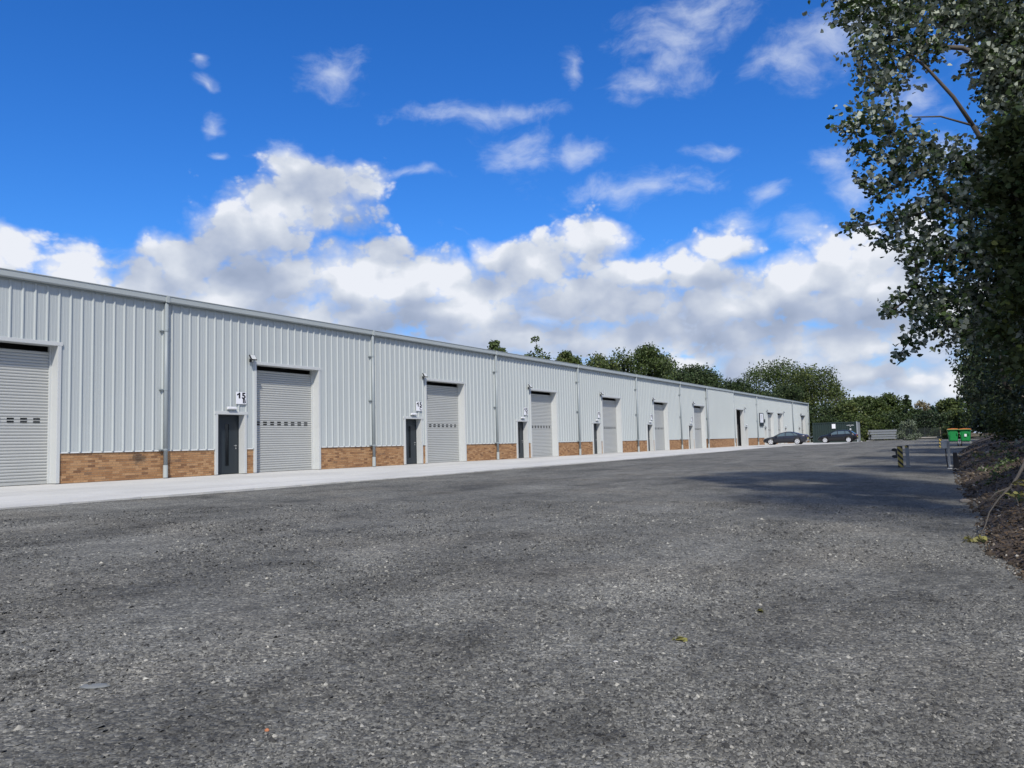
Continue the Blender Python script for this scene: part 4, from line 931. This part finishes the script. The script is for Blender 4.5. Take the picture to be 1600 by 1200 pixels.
# white poplar whose limbs hang over the yard
POP = [(1340,18,44,16.2),(1388,40,56,16.6),(1350,80,36,16.0),(1398,108,46,16.6),(1450,72,40,17.2),(1372,132,30,16.2),(1346,116,20,16.0),(1482,28,36,17.6),(1530,18,50,18),(1580,60,56,18.5),(1545,95,36,17.8),(1420,10,36,17),
       (1562,135,44,18.2),(1600,150,55,18.5),(1330,194,32,15.6),(1376,190,42,16.0),(1412,222,36,16.3),(1352,236,30,15.8),(1402,262,32,16.2),(1442,262,32,16.6),(1352,282,20,15.9),(1372,302,24,16.0),(1402,292,26,16.3),
       (1452,222,18,16.8),(1482,244,30,17.2),(1520,262,46,17.5),(1572,232,52,18),(1608,300,56,18),(1542,322,56,17.6),(1482,312,46,17),(1442,332,40,16.8),(1402,346,30,16.4),(1352,353,24,16.2),(1326,350,11,16.1),(1386,378,25,16.4),
       (1432,392,40,16.8),(1482,392,54,17.2),(1552,402,62,17.8),(1605,420,55,18),(1432,442,28,17),(1412,472,24,16.9),(1392,488,16,16.8),(1440,492,34,17),(1422,530,25,17),(1406,553,13,17),(1472,470,44,17.3),(1482,520,32,17.4),
       (1532,482,62,18),(1592,500,56,18.2),(1375,478,7,16.8),(1640,60,90,19),(1660,220,90,19),(1660,380,90,19),(1400,-50,90,17),(1500,-80,120,18.5),(1620,-60,120,19.5),(1330,-40,60,16.5)]
PC = bundle(POP)
pop = thing('poplar_tree', 'white poplar overhanging the yard with pale flickering leaf undersides', 'tree', (2.9, 19.0, 0.3))
pts, idx = clump_points([(x-2.9, y-19.0, z-0.3, r_) for x, y, z, r_ in PC], 2700, 0.9)
order_ = np.array([(x-2.9, y-19.0, z-0.3) for x, y, z, r_ in PC])
pts = sprays(pts, 8, 0.30, 0.6)
idx = np.concatenate([np.argmin(((pts[i:i+4000, None]-order_[None])**2).sum(-1), 1) for i in range(0, len(pts), 4000)])
pale = np.array([0.45 if (POP[i][0] < 1400 and i in (0, 2, 14, 15, 17, 31, 32)) else 0.17 if POP[i][0] < 1470 else 0.05 for i in range(len(POP))])
kp = rng.random(len(pts)) < np.array([0.60 if POP[i][0] < 1450 else 0.8 if POP[i][0] < 1500 else 1.0 for i in range(len(POP))])[idx]; pts, idx = pts[kp], idx[kp]
link('crown', leaves_mesh('crown', pts, 0.100, LEAF6, 0.75, 0.35, rng.random(len(pts)) < pale[idx]*np.clip(1.1+1.6*lumps(pts[:, 0]*1.3, pts[:, 2]+pts[:, 1]*.6, 2.6, 31), 0, 2.4)), M['poplar'], pop)
lim = at(1517, 192, 17.3)
branches(pop, (0, 0, -.6), [(x-2.9, y-19.0, z-0.3, r_) for x, y, z, r_ in PC], 0.15, fork=(lim.x-2.9+0.9, lim.y-19.0+.8, lim.z-0.3-1.6))
k = [at(1520, 196, 17.3), at(1490, 152, 17.1), at(1450, 108, 16.9), at(1405, 70, 16.7), at(1372, 38, 16.5)]
off = Vector((2.9, 19.0, 0.3))
MB().tube([p-off for p in k], [.040, .034, .027, .02, .012], 8).tube([k[0]-off, at(1470, 182, 17.0)-off, at(1425, 183, 16.6)-off], [.022, .016, .010], 6).tube([k[0]-off, at(1560, 260, 17.9)-off, Vector((0.2, 0.1, 2.4))], [.042, .06, .09], 8).build('bare_limb', M['bark'], pop, smooth=True)

def grown(name, label, x, y, h, w, mat, z0=0.15, n=9000, leaf=0.2, clumps=34, squash=0.85, cr=0.30, group=None, shape='round', lean=0.0, bias=0.5, zb=None, r0=None, fill=0.0):
    """free standing tree: trunk, limbs and a crown of leaf clumps spread through its volume"""
    zb = float(gz(x, y)) if zb is None else zb
    t = thing(name, label, 'tree' if 'tree' in name else ('shrub' if 'shrub' in name else 'bush'), (x, y, zb), 0, group)
    cl = []
    for i in range(clumps):
        for _ in range(50):
            u = np.array([random.uniform(-1, 1), random.uniform(-1, 1), random.uniform(0, 1)])
            f = {'round': math.sqrt(max(0, 1-(2*u[2]-.88)**2/1.3)), 'cone': 1.02-u[2], 'dome': math.sqrt(max(0, 1-u[2]**2)), 'tall': math.sqrt(max(0, 1-(2*u[2]-1)**2))*0.9+.08}[shape]
            rr = math.hypot(u[0], u[1])
            if rr < f and rr > f*random.uniform(0.0, 0.8): break
        zz = h*(z0+(1-z0)*u[2]); r_ = w/2*cr*random.uniform(0.65, 1.35)*(0.55 if shape == 'cone' and u[2] > .6 else 1)
        cl.append((u[0]*(w/2-r_*.6)+lean*zz, u[1]*(w/2-r_*.6), min(zz, h-r_*.75), r_))
    if shape != 'tall':
        for i, (ox, oy, dz) in enumerate([(0, 0, 0), (.16, .1, .07), (-.17, -.05, .08), (.02, .15, .05)]):
            r_ = w/2*cr*(1.0 if shape != 'cone' else .45); cl[i] = (ox*w*(1 if shape != 'cone' else .35), oy*w*(1 if shape != 'cone' else .35), h-r_*.80-dz*h*(1 if shape != 'cone' else 1.6), r_)
    tot = sum(c[3]**2 for c in cl); pts, idx = clump_points(cl, n/tot, squash)
    pts[:, 2] = np.maximum(pts[:, 2], 0.03)
    if n > 1200: link('crown', leaves_mesh('crown', pts, leaf, LEAF4, bias), mat, t)
    else: link('crown', leaves_mesh('crown', pts, leaf, LEAF4, bias), mat, t)
    branches(t, (0, 0, -.25), cl, r0 or max(0.05, h*0.017), fork=(0.05, 0.02, h*max(0.10, z0*0.95)), minr=0.012)
    return t
grown('poplar_tree', 'added poplar shading the yard, crown edge at the upper right corner', 4.5, 10.2, 14.0, 7.9, M['poplar'], z0=0.40, n=15000, leaf=0.13, clumps=50, group='added shading poplar', zb=0.4)  # tree added mostly out of view, to shade the overhanging poplar and yard
def by_picture(px, py, y): p = at(px, py, y); return p.x, p.y, p.z-float(gz(p.x, p.y))
# trees that rise over the roof and round the far end of the yard
FAR = [  # px, top py, width px, distance, leaf, shape, label, options
 (772,532,66,76,'oak','dome','leftmost treetop just showing over the warehouse roof',{}),
 (836,524,120,86,'oak','cone','open pointed treetop alone over the warehouse roof',{'n':7000,'clumps':40}),
 (886,548,62,98,'ash','dome','small light green rounded treetop over the roof',{}),
 (935,552,110,104,'ash','dome','low mixed green treetops left of the large dark one over the roof',{}),
 (1003,541,112,112,'oak','round','large broad tree towering over the middle of the roof',{'n':17000,'clumps':52}),
 (1060,576,84,122,'oak_dark','round','low dark tree between the two tall ones over the roof',{}),
 (1083,570,108,127,'oak_dark','dome','dark dense domed tree over the roof',{'n':17000,'clumps':56}),
 (1138,592,90,138,'oak_dark','round','low dark tree behind the roof left of the big oaks',{}),
 (1206,562,128,152,'oak','round','tallest broad oak left of the gap behind the warehouse end',{'n':21000,'clumps':60}),
 (1268,569,104,148,'ash','round','broad light green oak right behind the warehouse end',{'n':18000,'clumps':54}),
 (1228,600,90,140,'oak_dark','round','dark lower tree straight behind the warehouse end',{'n':9000}),
 (1290,628,80,134,'oak_dark','round','dark leafy tree behind the left end of the container',{'n':8000}),
 (1322,626,60,131,'ash','round','pale green tree above the container roof',{}),
 (1352,618,66,136,'oak','round','olive green tree above the right end of the container',{}),
 (1386,614,62,138,'oak','round','rounded green tree behind the beam stack',{}),
 (1416,617,44,130,'oak_dark','cone','dark pointed tree behind the grey green shrub',{}),
 (1436,626,40,142,'dry','round','buff half bare tree behind the dark pointed tree',{'n':2600}),
 (1457,634,40,136,'conifer','cone','blue green pointed conifer left of the green bins',{}),
 (1437,640,46,134,'oak_dark','round','low dark tree left of the conifer behind the mesh fence',{}),
 (1484,622,52,142,'ash','round','light brownish green tree behind the green bins',{})]
for px, py, wp, y, lm, shp, lab, op in FAR:
    x, yy, h = by_picture(px, py, y); kw = dict(n=11000, leaf=0.32, clumps=42, z0=0.16 if y < 128 or px > 1280 else 0.10); kw.update(op)
    if px < 1130: kw['z0'] = 0.42
    if px > 1280: kw['z0'] = 0.03
    grown('conifer_tree' if lm == 'conifer' else 'broadleaf_tree', lab, x, yy, h, wp*y*1.05/FPX, M[lm], shape=shp, group='trees behind the yard', **kw)
# scrub closing the far edge
for px, y, h, w, lm, lab in ((1296,124,3.6,5.5,'oak_dark','dark shrub filling the gap left of the container'), (1350,121,3.2,3.4,'ash','yellow green shrub at the right end of the container'), (1398,128,4.2,6,'oak_dark','dark shrub behind the beam stack'),
                              (1450,126,3.8,6,'dark_leaf','dark shrub behind the mesh fence'), (1488,122,3.6,5,'oak_dark','dark shrub behind the left green bin'), (1330,128,4.4,7,'oak','green shrub over the container roof'), (1500,112,3.4,4,'maple','yellow tinged shrub behind the green bins'), (1374,124,3.6,4.4,'oak','green shrub left behind the beam stack')):
    x, yy, _ = by_picture(px, 680, y); grown('scrub_shrub', lab, x, yy, h, w, M[lm], z0=0.02, n=3600, leaf=0.26, clumps=22, shape='dome', group='scrub at the far edge')
x, yy, _ = by_picture(1421, 680, 109); grown('silver_shrub', 'grey green rounded shrub in front of the mesh fence', x, yy, 2.55, 3.0, M['silver'], z0=0.02, n=3000, leaf=0.17, clumps=20, shape='dome')
x, yy, _ = by_picture(1349, 680, 110); grown('flower_shrub', 'small yellow green weed clump beside the container corner', x, yy, 1.7, 1.1, M['ash'], z0=0.02, n=700, leaf=0.16, clumps=9, shape='dome')
# the dark row along the bank
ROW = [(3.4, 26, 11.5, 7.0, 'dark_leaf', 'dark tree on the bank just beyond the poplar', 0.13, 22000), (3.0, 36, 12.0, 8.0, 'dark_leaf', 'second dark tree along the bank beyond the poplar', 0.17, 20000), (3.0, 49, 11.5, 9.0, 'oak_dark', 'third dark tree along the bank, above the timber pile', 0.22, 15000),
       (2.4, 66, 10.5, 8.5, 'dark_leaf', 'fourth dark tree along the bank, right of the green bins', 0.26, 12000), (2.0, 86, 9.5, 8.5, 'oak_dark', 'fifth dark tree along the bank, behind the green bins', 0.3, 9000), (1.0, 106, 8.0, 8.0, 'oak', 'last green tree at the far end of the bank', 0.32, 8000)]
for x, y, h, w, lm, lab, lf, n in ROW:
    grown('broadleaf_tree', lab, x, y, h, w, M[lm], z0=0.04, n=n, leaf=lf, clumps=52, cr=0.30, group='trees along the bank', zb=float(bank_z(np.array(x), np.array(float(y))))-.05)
# lower boughs by the right edge: maple sapling and bank shrubs
MAP = [(1590,195,40,14.5),(1560,225,30,14.4),(1605,250,40,14.6),(1575,290,40,14.7),(1600,330,40,14.8),(1545,300,26,14.6),(1620,400,60,15),(1570,380,36,15),(1600,470,50,15),(1560,520,30,15.2),(1600,560,44,15.2),(1630,300,60,15)]
MC = bundle(MAP); t = thing('maple_tree', 'young maple with yellow green leaves at the right edge', 'tree', (2.1, 15.5, 0.2))
pts, idx = clump_points([(x-2.1, y-15.5, z-.2, r_) for x, y, z, r_ in MC], 1700, 0.8)
link('crown', leaves_mesh('crown', pts, 0.115, LEAF6, 1.0), M['maple'], t); branches(t, (0, 0, -.6), [(x-2.1, y-15.5, z-.2, r_) for x, y, z, r_ in MC], 0.07, fork=(-.2, -.1, 2.2))
for x, y, h, w, lm, lab, n, lf in ((1.75, 20.5, 2.3, 2.4, 'poplar', 'grey leaved poplar sucker on the bank at the right edge', 4500, .085), (2.6, 25, 3.4, 3.4, 'dark_leaf', 'dark shrub on the bank behind the poplar suckers', 6000, .11), (2.2, 33, 3.2, 3.6, 'dark_leaf', 'dark shrub further along the shaded bank', 5000, .14), (1.5, 44, 3.0, 4.0, 'maple', 'yellowish shrub on the far part of the bank', 4500, .16), (1.6, 58, 3.2, 4.6, 'dark_leaf', 'dark shrub on the bank right of the timber pile', 4000, .2),
                                   (3.0, 16.5, 4.2, 3.6, 'dark_leaf', 'dark shrub at the poplar foot', 7000, .10)):
    grown('bank_shrub', lab, x, y, h, w, M[lm], z0=0.03, n=n, leaf=lf, clumps=24, shape='dome', group='shrubs on the bank', zb=float(bank_z(np.array(x), np.array(float(y))))-.05)
M['brown_leaf'] = leaf_mat('dead brown leaf', (0.082, 0.058, 0.036), (0.12, 0.092, 0.06), trans=0.1, var=0.5)
M['weed'] = leaf_mat('low weed leaf', (0.055, 0.085, 0.025), (0.08, 0.11, 0.05), trans=0.2)
o = link('leaf_litter', leaves_mesh('leaf_litter', bank_litter, 0.048, LEAF6, 2.2, 0.5), M['brown_leaf']); tag(o, 'dead brown leaves littering the earth bank', 'leaf litter', kind='stuff')
wy = rng.uniform(9, 40, 70); wx = toe(wy)+rng.gamma(2.5, .45, 70)+.25; wn = 26
wc = np.repeat(np.stack([wx, wy, bank_z(wx, wy)+.05], -1), wn, 0)+rng.normal(0, 1, (70*wn, 3))*np.array([.10, .10, .05])
o = link('bank_weeds', leaves_mesh('bank_weeds', wc, 0.07, LEAF4, 0.5), M['weed']); tag(o, 'low green weeds sprouting on the earth bank', 'weeds', kind='stuff')
tw = MB()
for _ in range(90):
    y_ = random.uniform(8, 34); x_ = float(toe(y_))+random.gammavariate(2, .5); a_ = random.uniform(0, 6.28); l_ = random.uniform(.12, .55); z_ = float(bank_z(np.array(x_), np.array(y_)))+.02
    p_ = Vector((x_, y_, z_)); q_ = p_+Vector((math.cos(a_)*l_, math.sin(a_)*l_, random.uniform(-.02, .08))); tw.tube([p_, (p_+q_)/2+Vector((0, 0, .02)), q_], [.008, .006, .003], 5, cap=False)
tag(tw.build('dry_twigs', M['twig'], None), 'thin dry twigs strewn over the earth bank', 'twigs', kind='stuff')
# rough field beyond the trees
o = sheet('grass_field', lines(-900, 900, -60, 40, 12), np.concatenate([np.arange(124, 200, 8), np.arange(200, 1500, 60)]), lambda x, y: gz(x, y)+0.03+0.0*x, M['grass']); tag(o, kind='structure')

# ------------------------------------------------------------------ litter
M['litter'] = leaf_mat('fallen yellow leaf', (0.20, 0.19, 0.06), (0.24, 0.22, 0.10), trans=0.2)
k = [at(1602, 722, 13.6), at(1590, 745, 13.5), at(1578, 762, 13.4), at(1560, 780, 13.1), at(1546, 800, 12.9), at(1540, 820, 12.7), at(1532, 838, 12.35)]
t = thing('fallen_branch', 'bare fallen branch with yellow leaves at its tip on the bank', 'branch', tuple(k[-1]))
o_ = k[-1]
MB().tube([p-o_ for p in k], [.024, .021, .018, .013, .010, .008, .005], 7).tube([k[2]-o_, at(1556, 770, 13.3)-o_, at(1545, 782, 13.2)-o_], [.016, .010, .005], 6).tube([k[2]-o_, at(1586, 772, 13.2)-o_, at(1592, 790, 13.0)-o_], [.014, .010, .006], 6).build('stick', M['bark'], t, smooth=True)
def sprig(name, c, r_, n, s, mat, par): link(name, leaves_mesh(name, np.array(c)+rng.normal(0, 1, (n, 3))*np.array([r_, r_, r_*.35]), s, LEAF6, 1.2), mat, par)
sprig('leaves', (at(1527, 844, 12.0)-o_), .07, 40, .075, M['litter'], t); sprig('leaves', (at(1590, 775, 13.1)-o_), .07, 18, .07, M['litter'], t); sprig('leaves', (at(1600, 755, 13.4)-o_), .07, 14, .08, M['litter'], t)
def drop(px, py, zoff=0.0):
    p = None; d = ray(px, py); s_ = (-0.5-CAM_Z)/d.z
    for _ in range(12): p = Vector((0, 0, CAM_Z))+d*s_; s_ = (float(yard_z(np.array(p.x), np.array(p.y)))-CAM_Z)/d.z
    return p
def pebble(name, label, cat, px, py, sx_, sy_, sz_, mat, rz):
    p = drop(px, py); mb = MB(); N_ = 14; vs = []
    for j, (q, z) in enumerate([(0.75, 0), (1.0, .35), (.88, .75), (.45, 1.0)]):
        vs += [(sx_*q*math.cos(2*math.pi*i/N_)*(1+.13*math.sin(i*2.3+j)), sy_*q*math.sin(2*math.pi*i/N_)*(1+.11*math.cos(i*1.7+j)), sz_*z*(1+.1*math.sin(i*1.3))) for i in range(N_)]
    mb.add(vs, [(j*N_+i, j*N_+(i+1) % N_, (j+1)*N_+(i+1) % N_, (j+1)*N_+i) for j in range(3) for i in range(N_)]+[tuple(range(3*N_, 4*N_))])
    tag(mb.build(name, mat, None, smooth=True, loc=(p.x, p.y, p.z-.004), rz=rz), label, cat)
pebble('flat_stone', 'smooth flat grey stone half sunk in the gravel, lower left', 'stone', 148, 1073, .085, .045, .016, worn('smooth grey stone', (.15, .16, .16), .7, .1, 6), .5)
pebble('brick_chip', 'small orange brick chip on the foreground gravel', 'brick chip', 417, 1142, .012, .010, .014, worn('orange brick chip', (.38, .15, .07), .9, .2, 30), .2)
pebble('white_stone', 'white stone on the gravel near the middle foreground', 'stone', 962, 1034, .016, .011, .010, worn('white stone', (.5, .49, .46), .8, .1, 30), .2)
pebble('bank_stone', 'pale flat stone at the foot of the bank under the leafy tip', 'stone', 1552, 834, .085, .045, .045, worn('pale bank stone', (.26, .24, .21), .85, .2, 9), .1)
pebble('bank_stone', 'pale stone at the right edge of the bank foot', 'stone', 1583, 861, .075, .05, .05, worn('buff bank stone', (.24, .22, .19), .85, .2, 9), .6)
pebble('bank_stone', 'pale round stone on the shaded toe of the bank', 'stone', 1508, 785, .11, .07, .07, worn('grey bank stone', (.22, .20, .18), .85, .2, 9), .3)
for px, py, lab in ((1062, 1001, 'yellow dry leaf scrap on the gravel below the picture middle'), (1188, 957, 'buff dry leaf scrap on the right hand gravel')):
    p = drop(px, py); t = tag(link('dry_leaf', leaves_mesh('dry_leaf', rng.normal(0, 1, (7, 3))*np.array([.02, .012, .003])+np.array([0, 0, .012]), .045, LEAF6, 1.6), M['litter']), lab, 'leaf'); t.location = p
